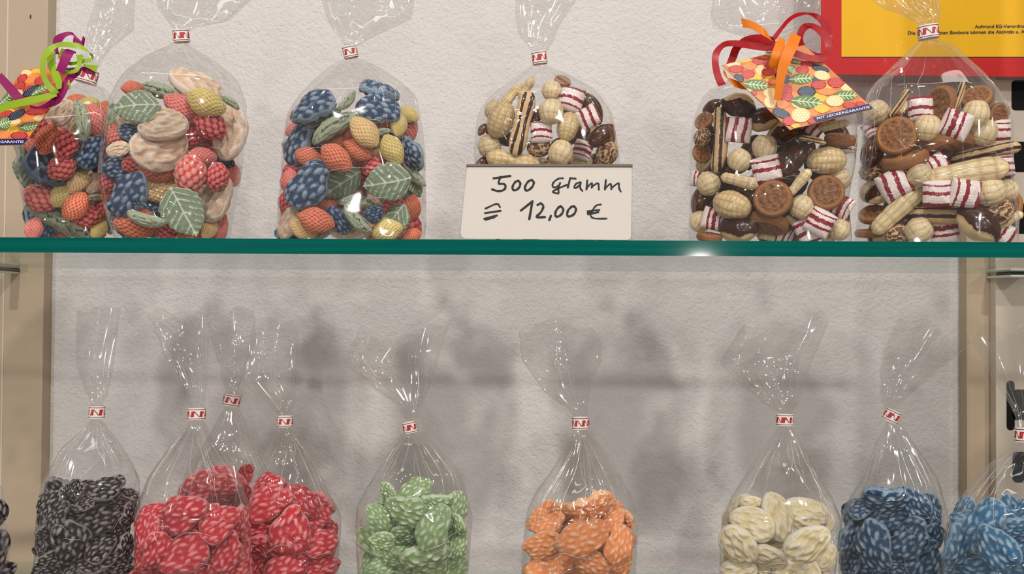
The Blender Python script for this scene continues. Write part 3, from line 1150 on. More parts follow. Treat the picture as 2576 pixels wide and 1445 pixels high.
        pr.matrix_parent_inverse = bo.matrix_parent_inverse.inverted() @ Matrix.Translation(s.root.location).inverted()
        pr.matrix_parent_inverse = Matrix.Identity(4)

    # ---------------------------------------------------------------- sweets
    def profile(s, px, py):
        """front and back surface of the pouch (distance from its mid plane) at picture points"""
        lz = np.array([r[1] for r in s.body])
        xl = np.array([r[0] for r in s.body], float)
        xr = np.array([r[2] for r in s.body], float)
        o = np.argsort(lz)
        l, r = np.interp(py, lz[o], xl[o]), np.interp(py, lz[o], xr[o])
        u = (px - (l + r) / 2) / np.maximum((r - l) / 2, 1)
        hw = (r - l) / 2 * s.dep / F
        d = np.minimum(s.d, 0.92 * hw)
        return np.where(np.abs(u) < 1, d * np.clip(1 - np.abs(u) ** 3.0, 0, 1) ** (1 / 3.0), -0.0), np.abs(u) < 1

    def edges(s, py):
        rr_ = sorted(s.body, key=lambda r: r[1])
        ys = [r[1] for r in rr_]
        return float(np.interp(py, ys, [r[0] for r in rr_])), float(np.interp(py, ys, [r[2] for r in rr_]))

    def fill(s, items, x0, y0, k, where, extra=(), nfill=0, box_=None, group=None, pal=None):
        rng = np.random.RandomState(s.seed + 100)
        G = 2.0
        bx0, by0 = s.cx - 420, min(r[1] for r in s.body) - 60
        NX, NY = 420, int((1760 - by0) / G)
        gx, gy = np.meshgrid(bx0 + np.arange(NX) * G, by0 + np.arange(NY) * G)
        prof, inside = s.profile(gx, gy)
        Bm = -prof + 0.0012
        m_px = s.dep / F
        placed = []

        def put(code, px, py, Lpx, ang, mode, final=True, limit=None):
            var = rng.randint(0, 5 if len(code) == 2 else 3)
            me, ax = proto(code, var)
            Lw = Lpx * m_px * (0.93 if len(code) == 2 else 1.0)
            tilt = {'f': rng.uniform(-26, 26) if code[0] == 'l' and len(code) == 2 else rng.uniform(-16, 16), 't': rng.choice((-1, 1)) * rng.uniform(32, 50), 'e': rng.choice((-1, 1)) * rng.uniform(66, 82), '0': rng.uniform(-6, 6)}[mode]
            yaw = rng.uniform(-14, 14) if mode != '0' else rng.uniform(-5, 5)
            flip = 0 if rng.rand() < 0.5 else 180
            M = Matrix.Rotation(-R(ang), 3, 'Y') @ Matrix.Rotation(R(yaw), 3, 'Z') @ Matrix.Rotation(R(tilt), 3, 'X') @ Matrix.Rotation(R(flip), 3, 'Y')
            Q = np.array(M)
            sa = ax * Lw * 0.97
            A = Q @ np.diag(1 / sa ** 2) @ Q.T
            ext = np.sqrt(((Q * sa[None]) ** 2).sum(1))
            l_, r_ = s.edges(py)
            e_ = ext[0] / m_px * 0.93
            if limit is not None and (px - e_ < l_ + 6 or px + e_ > r_ - 6): return None
            if r_ - l_ > 2 * e_: px = min(max(px, l_ + 3 + e_), r_ - 3 - e_)
            i0, i1 = int((px - ext[0] / m_px - bx0) / G), int((px + ext[0] / m_px - bx0) / G) + 2
            j0, j1 = int((py - ext[2] / m_px - by0) / G), int((py + ext[2] / m_px - by0) / G) + 2
            i0, j0, i1, j1 = max(i0, 0), max(j0, 0), min(i1, NX), min(j1, NY)
            if i1 - i0 < 2 or j1 - j0 < 2: return None
            X = (gx[j0:j1, i0:i1] - px) * m_px
            Z = -(gy[j0:j1, i0:i1] - py) * m_px
            a_, b_ = A[1, 1], 2 * (A[0, 1] * X + A[1, 2] * Z)
            c_ = A[0, 0] * X * X + 2 * A[0, 2] * X * Z + A[2, 2] * Z * Z - 1
            disc = b_ * b_ - 4 * a_ * c_
            ok = disc > 0
            if not ok.any(): return None
            sq = np.sqrt(np.where(ok, disc, 0))
            yf, yb = (-b_ - sq) / (2 * a_), (-b_ + sq) / (2 * a_)
            Bs = Bm[j0:j1, i0:i1]
            Y0 = (Bs - yf)[ok].max()
            if limit is not None:
                lim = s.d * limit - ext[1]
                if Y0 > lim: return None
            Bs[ok] = np.maximum(Bs[ok], Y0 + yb[ok])
            # true position: along the picture ray, at distance Y0 from the pouch's mid plane
            pos = on_plane(px, py, s.C + s.ey * Y0, s.ey)
            lowest = s.zf + 0.0012 + ext[2]
            if pos[2] < lowest: pos[2] = lowest
            sc_ = Lw * (s.dep + Y0) / s.dep
            fr = np.stack([s.ex, s.ey, s.ez], 1) @ Q * sc_
            o = bpy.data.objects.new(me.name, me)
            COL.objects.link(o)
            mw = Matrix.Identity(4)
            for r_ in range(3):
                for c2 in range(3): mw[r_][c2] = fr[r_, c2]
                mw[r_][3] = pos[r_]
            o.matrix_world = mw
            return o

        for it in items:
            code, cx, cy, Lc, ang = it[:5]
            mode = it[5] if len(it) > 5 else {'g': '0', 'P': '0', 'd': '0', 'S': '0', 'L': '0'}.get(code, 'f')
            px, py = x0 + cx / k, y0 + cy / k
            o = put(code, px, py, Lc / k, ang, mode)
            if o: placed.append((code, px, py, o))
        # labels: what sets each one apart among its own kind in its own bag
        by = {}
        for code, px, py, o in placed: by.setdefault(code, []).append((px, py, o))
        ORD = ['', '', 'second', 'third', 'fourth', 'fifth', 'sixth', 'seventh', 'eighth', 'ninth', 'tenth', 'eleventh', 'twelfth', 'thirteenth', 'fourteenth', 'fifteenth', 'sixteenth', 'seventeenth', 'eighteenth', 'nineteenth', 'twentieth', 'twenty-first', 'twenty-second', 'twenty-third', 'twenty-fourth'] + ['later'] * 60
        for code, lst in by.items():
            words = KIND[code][3]
            grp = words.split(' seen')[0] + 's ' + where
            if len(lst) == 1:
                tag(lst[0][2], f'only {words} {where}', 'candy', grp)
                continue
            xs, ys = [q[0] for q in lst], [q[1] for q in lst]
            horiz = (max(xs) - min(xs)) > (max(ys) - min(ys)) * 1.1
            lst = sorted(lst, key=lambda q: q[0] if horiz else q[1])
            n = len(lst)
            for i, q in enumerate(lst):
                a, b = ('leftmost', 'rightmost') if horiz else ('topmost', 'lowest')
                if i == 0: lab = f'{a} {words} {where}'
                elif i == n - 1: lab = f'{b} {words} {where}'
                elif i < (n + 1) // 2: lab = f'{words} {where}, {ORD[i + 1]} from ' + ('left' if horiz else 'top')
                else: lab = f'{words} {where}, {ORD[n - i]} from ' + ('right' if horiz else 'bottom')
                tag(q[2], lab, 'candy', grp)
        # the sweets deeper in the bag that show through the gaps
        got, tries, deep = 0, 0, {}
        B0 = -prof + 0.0012
        zone = inside & (gx > box_[0]) & (gx < box_[2]) & (gy > box_[1]) & (gy < box_[3]) if box_ else None
        while pal and got < nfill and tries < nfill * 14:
            tries += 1
            open_ = np.argwhere(zone & (np.abs(Bm - B0) < 1e-9))
            if len(open_) < 25: break
            jj, ii = open_[rng.randint(len(open_))]
            px, py = gx[jj, ii] + rng.uniform(-14, 14), gy[jj, ii] + rng.uniform(-14, 14)
            code = pal[rng.randint(len(pal))]
            Lp = {'l': 130, 'S': 130, 'L': 130, 'p': 120}.get(code, 88 if s.zf == Z1 else 92)
            o = put(code, px, py, Lp, rng.uniform(-90, 90), 'ft'[rng.randint(2)], limit=1.0)
            if o:
                got += 1
                deep.setdefault(code, []).append((px, o))
        for code, lst in deep.items():
            w_ = KIND[code][3].split(' seen')[0]
            lst.sort(key=lambda q: q[0])
            for i, (x_, o) in enumerate(lst):
                n_ = len(lst)
                lab = f'{w_} far back {where}' if n_ == 1 else f'{w_} far back {where}, ' + ('leftmost' if i == 0 else 'rightmost' if i == n_ - 1 else ORD[i + 1] + ' from left')
                tag(o, lab, 'candy', f'{w_}s at the back {where}')


UP = 'upper shelf bags'
LOW = 'lower shelf bags'
S1 = 1445 / 660
S2 = 2.19
YU, YL = 0.062, 0.055
bagA = Bag('candy_bag', 'bag of fruit sweets with magenta and green ribbon at left end', YU + 0.02, 0.036,
           [(66, 600, 300, 600), (64, 560, 292, 560), (40, 430, 300, 430), (35, 370, 302, 360), (54, 320, 297, 300), (98, 265, 287, 258), (150, 230, 270, 226), (192, 210, 240, 214), (203, 201, 236, 206)],
           [(203, 184, 238, 188), (214, 120, 270, 130), (216, 60, 340, 75), (236, 0, 338, 0), (240, -70, 340, -70)], (219, 192, 46, 30, -12), Z1, 3, UP)
bagB = Bag('candy_bag', 'tall bag of fruit sweets, second from left on the glass shelf', YU - 0.012, 0.037,
           [(290, 600, 578, 600), (256, 520, 592, 520), (246, 440, 607, 430), (258, 340, 620, 320), (272, 260, 622, 270), (308, 190, 600, 212), (362, 142, 542, 155), (418, 116, 492, 122), (442, 102, 470, 106)],
           [(442, 80, 472, 84), (428, 60, 492, 70), (402, 20, 580, 55), (392, -30, 640, -10), (380, -120, 660, -90)], (456, 91, 36, 28, 8), Z1, 11, UP)
bagC = Bag('candy_bag', 'bag of fruit sweets with blue berry sweets on top, left of price card', YU, 0.037,
           [(697, 604, 1068, 604), (700, 500, 1068, 500), (711, 400, 1068, 420), (720, 300, 1056, 300), (734, 270, 1050, 252), (775, 216, 1010, 214), (825, 168, 950, 168), (860, 150, 912, 152), (870, 143, 897, 145)],
           [(868, 118, 893, 122), (840, 80, 940, 95), (815, 30, 1005, 60), (803, -20, 1035, 45), (798, -100, 1040, -60)], (881, 131, 34, 28, 14), Z1, 19, UP)
bagD = Bag('candy_bag', 'bag of nut sweets standing behind the handwritten price card', YU + 0.018, 0.037,
           [(1215, 604, 1545, 604), (1197, 500, 1553, 500), (1193, 380, 1554, 390), (1200, 300, 1541, 290), (1230, 255, 1502, 236), (1290, 200, 1432, 192), (1335, 166, 1380, 168), (1341, 160, 1374, 162)],
           [(1340, 130, 1373, 136), (1300, 88, 1392, 110), (1297, 50, 1412, 65), (1298, 0, 1452, 0), (1300, -90, 1460, -80)], (1357, 146, 36, 30, 8), Z1, 23, UP)
bagE = Bag('candy_bag', 'bag of nut sweets with red and orange ribbon and picture tag', YU, 0.038,
           [(1735, 606, 2142, 606), (1732, 500, 2140, 500), (1740, 380, 2150, 380), (1748, 300, 2150, 300), (1768, 250, 2142, 232), (1830, 212, 2080, 196), (1900, 160, 2000, 156), (1930, 125, 1965, 125)],
           [(1928, 112, 1968, 110), (1850, 85, 2030, 70), (1790, 66, 2058, 30), (1784, 20, 2062, -30), (1800, -70, 2070, -100)], (1948, 118, 38, 26, 0), Z1, 29, UP)
bagF = Bag('candy_bag', 'rightmost bag of nut sweets, before the yellow notice', YU, 0.038,
           [(2150, 607, 2560, 607), (2163, 540, 2568, 540), (2165, 440, 2552, 440), (2166, 330, 2545, 310), (2180, 252, 2530, 260), (2202, 215, 2472, 182), (2268, 142, 2402, 112), (2306, 108, 2360, 104), (2313, 98, 2356, 98)],
           [(2318, 66, 2362, 63), (2290, 50, 2366, 40), (2220, 25, 2364, 10), (2188, 0, 2362, -20), (2150, -70, 2345, -80)], (2335, 81, 44, 30, 5), Z1, 37, UP)

bagA.fill([
    ('R', 357, 800, 150, 78), ('O', 262, 770, 165, 72), ('R', 340, 925, 145, 40), ('g', 455, 670, 220, 97), ('k', 520, 665, 170, 100), ('O', 562, 620, 120, 70),
    ('B', 510, 840, 170, 60), ('b', 450, 890, 140, 20), ('b', 243, 920, 235, -62, 't'), ('O', 415, 1138, 165, 55), ('R', 482, 1195, 140, 20), ('y', 430, 1000, 140, 60),
    ('Y', 350, 1070, 160, 55), ('K', 222, 1092, 165, -22), ('g', 290, 1200, 250, -33), ('g', 400, 1262, 210, -20), ('k', 186, 1262, 120, 80), ('Y', 545, 1262, 110, 60),
    ('g', 515, 1090, 110, 10), ('W', 515, 1010, 110, 70), ('G', 160, 960, 210, -70, 't'), ('W', 345, 620, 150, 60), ('Y', 490, 575, 110, 20), ('g', 110, 830, 130, -70),
    ('b', 255, 1265, 120, 70), ('R', 520, 1285, 110, 0), ('K', 330, 1290, 110, 0), ('R', 200, 700, 120, 60), ('R', 580, 1130, 120, 60), ('b', 570, 930, 130, 70), ('O', 420, 560, 110, 20),
    ('Y', 590, 1000, 120, 30),
], 0, 0, S1, 'in the leftmost ribboned bag', nfill=24, box_=(60, 330, 290, 590), pal='gRWYkB')
bagB.fill([
    ('G', 752, 590, 235, 8), ('W', 900, 690, 245, 10), ('W', 878, 815, 320, 12), ('Y', 1135, 565, 205, -20), ('G', 1012, 1172, 285, -62), ('B', 712, 1072, 235, 58), ('K', 1050, 960, 200, 85),
    ('O', 872, 937, 190, 0), ('k', 1000, 592, 190, -28), ('g', 890, 502, 235, -15), ('R', 1195, 975, 150, 75), ('R', 1158, 690, 175, -35), ('k', 1112, 865, 150, 0), ('W', 1297, 732, 290, 82, 't'),
    ('R', 738, 905, 120, 10), ('R', 1062, 742, 140, 60), ('R', 1190, 800, 140, -20), ('y', 880, 1047, 195, 8), ('g', 805, 1215, 205, -14), ('b', 820, 1147, 140, 5), ('B', 730, 730, 135, 0),
    ('B', 650, 928, 150, 10), ('O', 728, 485, 110, 10), ('W', 1080, 470, 300, -10, 't'), ('y', 1235, 625, 130, 0), ('g', 1268, 560, 120, -30), ('W', 650, 822, 110, 20), ('b', 1228, 882, 120, -28),
    ('O', 755, 1278, 225, 0), ('R', 920, 1290, 130, 5), ('W', 1190, 1100, 250, 68, 't'), ('y', 1155, 1262, 120, 60), ('B', 650, 1215, 100, 80), ('K', 640, 760, 110, 60), ('R', 605, 1000, 120, 70),
    ('k', 1285, 975, 130, 70), ('W', 1130, 1060, 120, 10), ('k', 1210, 1280, 110, 60), ('R', 990, 860, 120, 10), ('g', 660, 1150, 120, 60),
], 0, 0, S1, 'in the second bag from left', nfill=24, box_=(270, 280, 600, 590), pal='RWkBgO')
bagC.fill([
    ('B', 298, 1025, 275, 50), ('O', 450, 870, 195, -38), ('G', 730, 1005, 275, 10), ('Y', 760, 825, 180, -62), ('y', 607, 730, 200, -48), ('B', 685, 598, 225, -10), ('B', 325, 592, 245, 30, 't'),
    ('g', 440, 695, 300, 32), ('g', 370, 640, 215, 28), ('G', 470, 1002, 255, 35, 't'), ('O', 300, 867, 155, -20), ('O', 570, 827, 165, -28), ('Y', 797, 690, 135, 80), ('Y', 728, 1277, 175, 10),
    ('G', 768, 1230, 240, 52, 't'), ('O', 340, 1215, 195, -15), ('g', 558, 1105, 205, -3), ('g', 558, 1212, 215, -48), ('R', 665, 915, 145, 30), ('B', 690, 502, 205, -15, 'e'), ('Y', 850, 632, 130, -20),
    ('B', 240, 797, 225, 68, 't'), ('B', 870, 845, 180, -62, 't'), ('b', 470, 1212, 160, -50), ('k', 395, 1110, 130, 0), ('R', 765, 1137, 130, 10), ('b', 655, 1182, 120, 20), ('g', 515, 560, 140, 50),
    ('W', 520, 1290, 230, -10), ('y', 270, 1265, 160, -25), ('W', 190, 1230, 180, 62, 't'), ('b', 185, 1305, 150, 5), ('O', 865, 1150, 150, 80), ('g', 880, 960, 190, -52), ('k', 175, 1000, 140, 80),
    ('R', 215, 940, 110, 10), ('R', 580, 990, 120, 30), ('O', 870, 1302, 110, 20), ('G', 905, 1010, 170, -60, 't'), ('k', 205, 715, 110, 30), ('R', 175, 1110, 120, 70), ('k', 540, 720, 120, 60),
    ('g', 690, 730, 130, 20), ('y', 660, 830, 130, 60), ('O', 480, 775, 140, 10), ('K', 560, 1030, 130, 0), ('b', 905, 900, 120, 70),
], 640, 0, S2, 'in bag left of the price card', nfill=24, box_=(720, 300, 1045, 590), pal='RWkBgO')
bagD.fill([
    ('h', 680, 842, 150, 70), ('S', 467, 682, 365, 77), ('s', 350, 660, 210, 68), ('h', 627, 615, 150, 85), ('P', 738, 550, 160, -15), ('s', 718, 700, 170, 78), ('P', 573, 728, 140, 3), ('P', 833, 647, 140, -60),
    ('a', 905, 745, 180, 42), ('a', 890, 602, 195, -58), ('p', 420, 892, 310, -10), ('h', 285, 805, 140, 20), ('w', 560, 812, 135, 0), ('P', 800, 827, 125, -20), ('w', 945, 845, 145, 70), ('h', 630, 500, 120, 80),
    ('d', 710, 447, 95, -20, 't'), ('p', 490, 492, 150, 60), ('p', 410, 525, 170, 50), ('a', 248, 715, 80, 60), ('h', 795, 892, 130, 40), ('a', 245, 895, 110, 20), ('w', 880, 885, 100, 10), ('a', 490, 590, 100, 20),
    ('s', 300, 600, 110, 60), ('a', 690, 640, 120, 10), ('a', 690, 790, 130, 10), ('d', 960, 760, 120, 80, 'e'), ('w', 640, 900, 110, 10), ('a', 540, 650, 110, 60), ('a', 790, 740, 140, 40),
], 1100, 0, S1, 'in the bag behind the price card', nfill=24, box_=(1220, 280, 1530, 592), pal='aaawdhs')
bagE.fill([
    ('d', 535, 1097, 205, 10), ('P', 500, 937, 175, 12), ('P', 345, 717, 160, 84), ('d', 828, 1062, 190, -10), ('s', 310, 1130, 215, -18), ('L', 240, 772, 355, 87), ('h', 488, 812, 145, 80), ('h', 695, 1140, 140, 60),
    ('c', 345, 577, 185, -10), ('s', 830, 885, 205, 0), ('c', 470, 662, 180, 5), ('P', 795, 1227, 160, -30), ('c', 345, 1272, 215, -5), ('l', 355, 997, 215, -14), ('a', 640, 882, 210, 48), ('l', 680, 1007, 180, 50),
    ('P', 205, 1207, 140, 75), ('h', 350, 882, 135, 60), ('d', 505, 1232, 225, -10, 'e'), ('h', 180, 1012, 140, 30), ('h', 130, 1222, 125, 50), ('c', 592, 722, 180, 20), ('L', 755, 772, 140, -15), ('l', 870, 690, 160, 8),
    ('d', 905, 770, 160, -8, 'e'), ('h', 902, 1267, 120, 70), ('P', 915, 1137, 150, 60), ('P', 735, 1300, 165, 25), ('P', 600, 1307, 100, 70), ('l', 655, 1230, 120, -40), ('d', 185, 1307, 140, -10, 'e'), ('l', 505, 1307, 120, -10),
    ('w', 145, 757, 110, 60), ('d', 145, 667, 110, 30, 't'), ('a', 200, 587, 120, 30), ('d', 142, 842, 110, 70, 't'), ('s', 160, 895, 120, 60), ('P', 95, 987, 100, 80), ('h', 900, 985, 130, 20), ('P', 765, 697, 120, 50),
    ('P', 945, 802, 100, 0), ('c', 700, 620, 170, 10), ('a', 420, 1080, 120, 60), ('h', 840, 1312, 80, 10), ('a', 410, 880, 120, 80), ('a', 560, 800, 140, 20), ('a', 620, 970, 130, 20), ('d', 800, 640, 150, 10, 't'),
    ('a', 730, 840, 120, 60), ('a', 600, 1190, 130, 0),
], 1700, 0, S2, 'in the bag with orange ribbon', nfill=24, box_=(1755, 300, 2130, 590), pal='aaacd')
bagF.fill([
    ('d', 393, 750, 205, 15), ('P', 613, 1067, 155, 0), ('P', 770, 1067, 165, 80), ('P', 380, 1017, 180, -62), ('h', 563, 705, 145, 80), ('P', 720, 687, 165, 66), ('P', 528, 600, 150, 3), ('l', 400, 1152, 345, 46),
    ('L', 880, 842, 320, 11), ('l', 780, 952, 390, 7), ('h', 905, 1057, 160, 20), ('h', 832, 625, 140, 85), ('h', 865, 727, 150, 70), ('d', 677, 795, 255, 8, 'e'), ('d', 440, 877, 235, 12, 'e'), ('d', 645, 567, 175, 82, 't'),
    ('c', 840, 1257, 230, -38), ('L', 660, 1182, 375, -2), ('a', 262, 832, 200, 72), ('P', 660, 1272, 160, 4), ('h', 515, 1292, 145, 30), ('L', 410, 567, 160, 55), ('L', 735, 532, 155, 72), ('h', 270, 622, 140, 40),
    ('P', 615, 907, 130, -60), ('d', 835, 542, 155, 10, 't'), ('w', 945, 1175, 160, 30), ('l', 1015, 1220, 165, 30), ('h', 1000, 1052, 120, 40), ('d', 245, 1182, 140, 10, 't'), ('d', 225, 1287, 135, 0, 'e'), ('h', 520, 967, 130, 30),
    ('c', 290, 1072, 140, 20), ('w', 400, 1302, 130, 10), ('P', 975, 1302, 125, 60), ('P', 985, 917, 110, 5), ('P', 960, 717, 120, 0), ('d', 965, 622, 105, 60, 't'), ('w', 255, 947, 130, 0), ('h', 210, 1060, 120, 70),
    ('P', 250, 715, 90, 30), ('a', 660, 870, 140, 10), ('a', 470, 990, 150, 30), ('a', 430, 1230, 140, 40), ('a', 560, 1190, 120, 0), ('a', 560, 830, 120, 20), ('a', 770, 870, 120, 10), ('d', 370, 660, 110, 10, 't'),
], 2076, 0, S2, 'in the rightmost upper bag', nfill=24, box_=(2180, 300, 2540, 590), pal='aaacd')

# ---- lower shelf
T = 28
lowdef = [
    ('black', 'bag of black sugar lozenges at left on lower shelf', YL, 0.031,
     [(85, 1690, 340, 1690), (85, 1445, 336, 1445), (94, 1270, 352, 1240), (98, 1222, 353, 1202), (150, 1130, 312, 1125), (205, 1082, 276, 1080), (230, 1056, 256, 1056)],
     [(229, 1022, 258, 1022), (214, 990, 272, 985), (190, 910, 285, 900), (194, 830, 298, 830), (195, 778, 306, 776)], (244, 1037, 34, T, -2), 41),
    ('redL', 'nearest bag of red sugar lozenges beside the black lozenge bag', YL - 0.008, 0.034,
     [(334, 1690, 635, 1690), (336, 1445, 633, 1445), (341, 1290, 630, 1275), (368, 1202, 606, 1192), (430, 1117, 552, 1117), (470, 1072, 520, 1072), (477, 1056, 513, 1056)],
     [(474, 1024, 514, 1024), (440, 960, 524, 960), (395, 870, 525, 880), (371, 797, 527, 776)], (495, 1041, 41, T, 0), 43),
    ('redB', 'rear bag of red sugar lozenges, behind two other red bags', YL + 0.128, 0.032,
     [(445, 1640, 730, 1640), (442, 1400, 704, 1400), (442, 1245, 702, 1240), (480, 1162, 660, 1152), (530, 1084, 630, 1084), (560, 1032, 606, 1034), (566, 1023, 601, 1026)],
     [(567, 990, 600, 994), (556, 950, 612, 950), (540, 880, 640, 860), (525, 802, 640, 772)], (583, 1007, 40, T, -10), 47),
    ('redR', 'bag of red sugar lozenges with broad crumpled top, beside green bag', YL + 0.045, 0.028,
     [(622, 1690, 856, 1690), (620, 1445, 849, 1445), (616, 1290, 855, 1292), (640, 1192, 822, 1232), (680, 1112, 772, 1122), (702, 1086, 735, 1086), (703, 1076, 733, 1076)],
     [(701, 1046, 734, 1046), (680, 1020, 743, 1010), (606, 965, 757, 930), (616, 880, 758, 868), (640, 800, 752, 826)], (717, 1060, 36, T, 0), 53),
    ('green', 'bag of green sugar lozenges on lower shelf', YL, 0.034,
     [(900, 1690, 1180, 1690), (898, 1445, 1178, 1445), (900, 1272, 1187, 1286), (945, 1192, 1156, 1182), (995, 1112, 1092, 1112), (1015, 1094, 1046, 1094), (1018, 1089, 1043, 1087)],
     [(1020, 1060, 1048, 1058), (1000, 1020, 1066, 1020), (930, 980, 1096, 960), (856, 915, 1116, 880), (900, 850, 1132, 826)], (1031, 1075, 34, T, 12), 59),
    ('orange', 'bag of orange sugar lozenges on lower shelf', YL, 0.034,
     [(1310, 1690, 1605, 1690), (1312, 1445, 1602, 1445), (1325, 1292, 1601, 1288), (1345, 1242, 1576, 1222), (1410, 1142, 1522, 1132), (1436, 1096, 1486, 1096), (1443, 1081, 1480, 1081)],
     [(1441, 1048, 1479, 1048), (1430, 1030, 1482, 1020), (1370, 990, 1492, 960), (1312, 900, 1509, 896), (1305, 822, 1506, 830)], (1461, 1064, 42, 31, 2), 61),
    ('white', 'bag of cream-coloured sugar lozenges on lower shelf', YL, 0.034,
     [(1810, 1690, 2100, 1690), (1810, 1445, 2099, 1445), (1812, 1312, 2116, 1302), (1840, 1242, 2096, 1252), (1890, 1162, 2046, 1162), (1945, 1092, 2006, 1092), (1958, 1074, 1991, 1074)],
     [(1956, 1041, 1993, 1041), (1920, 1015, 2006, 1010), (1850, 960, 2026, 950), (1803, 920, 2062, 872), (1868, 832, 2086, 808)], (1974, 1056, 40, T, 0), 67),
    ('blue', 'bag of dark blue sugar lozenges on lower shelf', YL + 0.060, 0.028,
     [(2112, 1690, 2388, 1690), (2112, 1445, 2372, 1445), (2115, 1292, 2388, 1292), (2168, 1202, 2362, 1212), (2200, 1112, 2312, 1132), (2225, 1074, 2272, 1074), (2229, 1062, 2262, 1066)],
     [(2222, 1024, 2262, 1030), (2214, 1000, 2276, 1006), (2210, 930, 2322, 960), (2220, 880, 2402, 896), (2264, 806, 2440, 850)], (2244, 1046, 36, T, -24), 71),
    ('sky', 'bag of pale blue sugar lozenges cut by the right frame edge', YL - 0.014, 0.030,
     [(2366, 1690, 2690, 1690), (2368, 1445, 2690, 1445), (2385, 1312, 2692, 1302), (2420, 1242, 2672, 1222), (2490, 1162, 2640, 1142), (2560, 1122, 2606, 1116), (2568, 1110, 2600, 1110)],
     [(2560, 1078, 2600, 1078), (2530, 1010, 2640, 1000), (2480, 920, 2680, 900), (2440, 845, 2700, 830)], (2578, 1094, 40, 32, 0), 73),
    ('edge', 'second bag of black lozenges, cut by the left frame edge', YL, 0.031,
     [(-255, 1690, 20, 1690), (-250, 1445, 24, 1445), (-250, 1380, 20, 1372), (-250, 1260, 5, 1232), (-190, 1190, -30, 1190), (-135, 1090, -95, 1090)],
     [(-130, 1056, -100, 1056), (-180, 960, -60, 960), (-190, 850, -60, 850)], (-115, 1073, 34, T, 0), 79),
]
LB = {}
for nm, lab, Y_, d_, body, tail, tie, sd in lowdef:
    LB[nm] = Bag('candy_bag', lab, Y_, d_, body, tail, tie, Z2, sd, LOW)
s7 = 2359 / 400
LB['black'].fill([('lk', 1040, 960, 690, 82), ('lk', 1430, 660, 620, 20), ('lk', 1560, 180, 540, 8, 't'), ('lk', 850, 560, 420, 58, 't'), ('lk', 700, 400, 430, 62, 't'), ('lk', 760, 1225, 400, 10), ('lk', 1480, 1060, 520, 32, 't'),
                  ('lk', 1130, 190, 330, 75, 't'), ('lk', 1900, 250, 330, -18, 'e'), ('lk', 1900, 560, 360, 85, 't'), ('lk', 1850, 1050, 420, 80, 't'), ('lk', 720, 760, 360, 30, 't'), ('lk', 1450, 1265, 500, 8, 't'),
                  ('lk', 1760, 380, 320, 10), ('lk', 890, 310, 320, 60, 't'), ('lk', 590, 960, 360, 70, 't'), ('lk', 1090, 1390, 430, 40, 'e'), ('lk', 1780, 1310, 360, 10), ('lk', 620, 1390, 380, 20),
                  ('lk', 1810, 750, 360, 60), ('lk', 1250, 400, 330, 20, 't'), ('lk', 1350, 1450, 400, 10), ('lk', 700, 1500, 420, 60), ('lk', 1800, 1500, 420, 30)],
                 0, 1200, s7, 'in the left black bag', nfill=24, box_=(100, 1240, 335, 1480), pal=['lk'])
LB['edge'].fill([('lk', -30, 1300, 110, 80), ('lk', -25, 1390, 110, 60), ('lk', -20, 1450, 100, 20), ('lk', -90, 1330, 110, 10), ('lk', -100, 1430, 110, 50)], 0, 0, 1, 'in the bag at the left frame edge')
lo = 1445 / 705
LB['redL'].fill([('lr', 290, 1132, 250, 22), ('lr', 470, 1182, 240, 28), ('lr', 300, 1342, 270, 28), ('lr', 510, 1332, 230, 58), ('lr', 160, 1322, 215, 62), ('lr', 85, 1222, 190, 75, 't'), ('lr', 600, 1182, 180, 82, 't'),
                 ('lr', 560, 1422, 180, 20), ('lr', 405, 1150, 170, 60, 't'), ('lr', 130, 1140, 170, 30, 't'), ('lr', 70, 1345, 170, 70, 't'), ('lr', 90, 1430, 180, 20), ('lr', 230, 1440, 200, 10), ('lr', 400, 1440, 200, 40),
                 ('lr', 605, 1345, 180, 80, 't'), ('lr', 400, 1270, 190, 10), ('lr', 220, 1230, 190, 60)], 320, 740, lo, 'in the nearest red bag', nfill=24, box_=(350, 1290, 620, 1490), pal=['lr'])
LB['redR'].fill([('lr', 842, 1225, 285, 76), ('lr', 720, 1082, 250, 18), ('lr', 982, 1282, 220, 8), ('lr', 822, 1412, 240, 28), ('lr', 700, 1300, 210, -12, 't'), ('lr', 905, 1070, 220, -38, 't'), ('lr', 720, 985, 180, 28, 't'),
                 ('lr', 700, 1190, 190, 10), ('lr', 1000, 1402, 200, 15), ('lr', 970, 1140, 190, -30, 't'), ('lr', 660, 1402, 180, 60), ('lr', 1040, 1210, 170, -50, 't'), ('lr', 900, 1340, 200, 40), ('lr', 760, 1360, 180, 5, 'e'),
                 ('lr', 830, 1040, 190, 10)], 320, 740, lo, 'in the crumple-topped red bag', nfill=24, box_=(640, 1260, 840, 1490), pal=['lr'])
LB['redB'].fill([('lr', 400, 985, 220, 20), ('lr', 500, 965, 220, -10), ('lr', 330, 1010, 180, 50, 't'), ('lr', 480, 1050, 220, 30), ('lr', 570, 1040, 180, 60), ('lr', 610, 935, 130, 58, 't'), ('lr', 590, 1110, 200, 60), ('lr', 380, 1080, 220, 10)],
                320, 740, lo, 'in the rear red bag', nfill=24, box_=(460, 1230, 690, 1440), pal=['lr'])
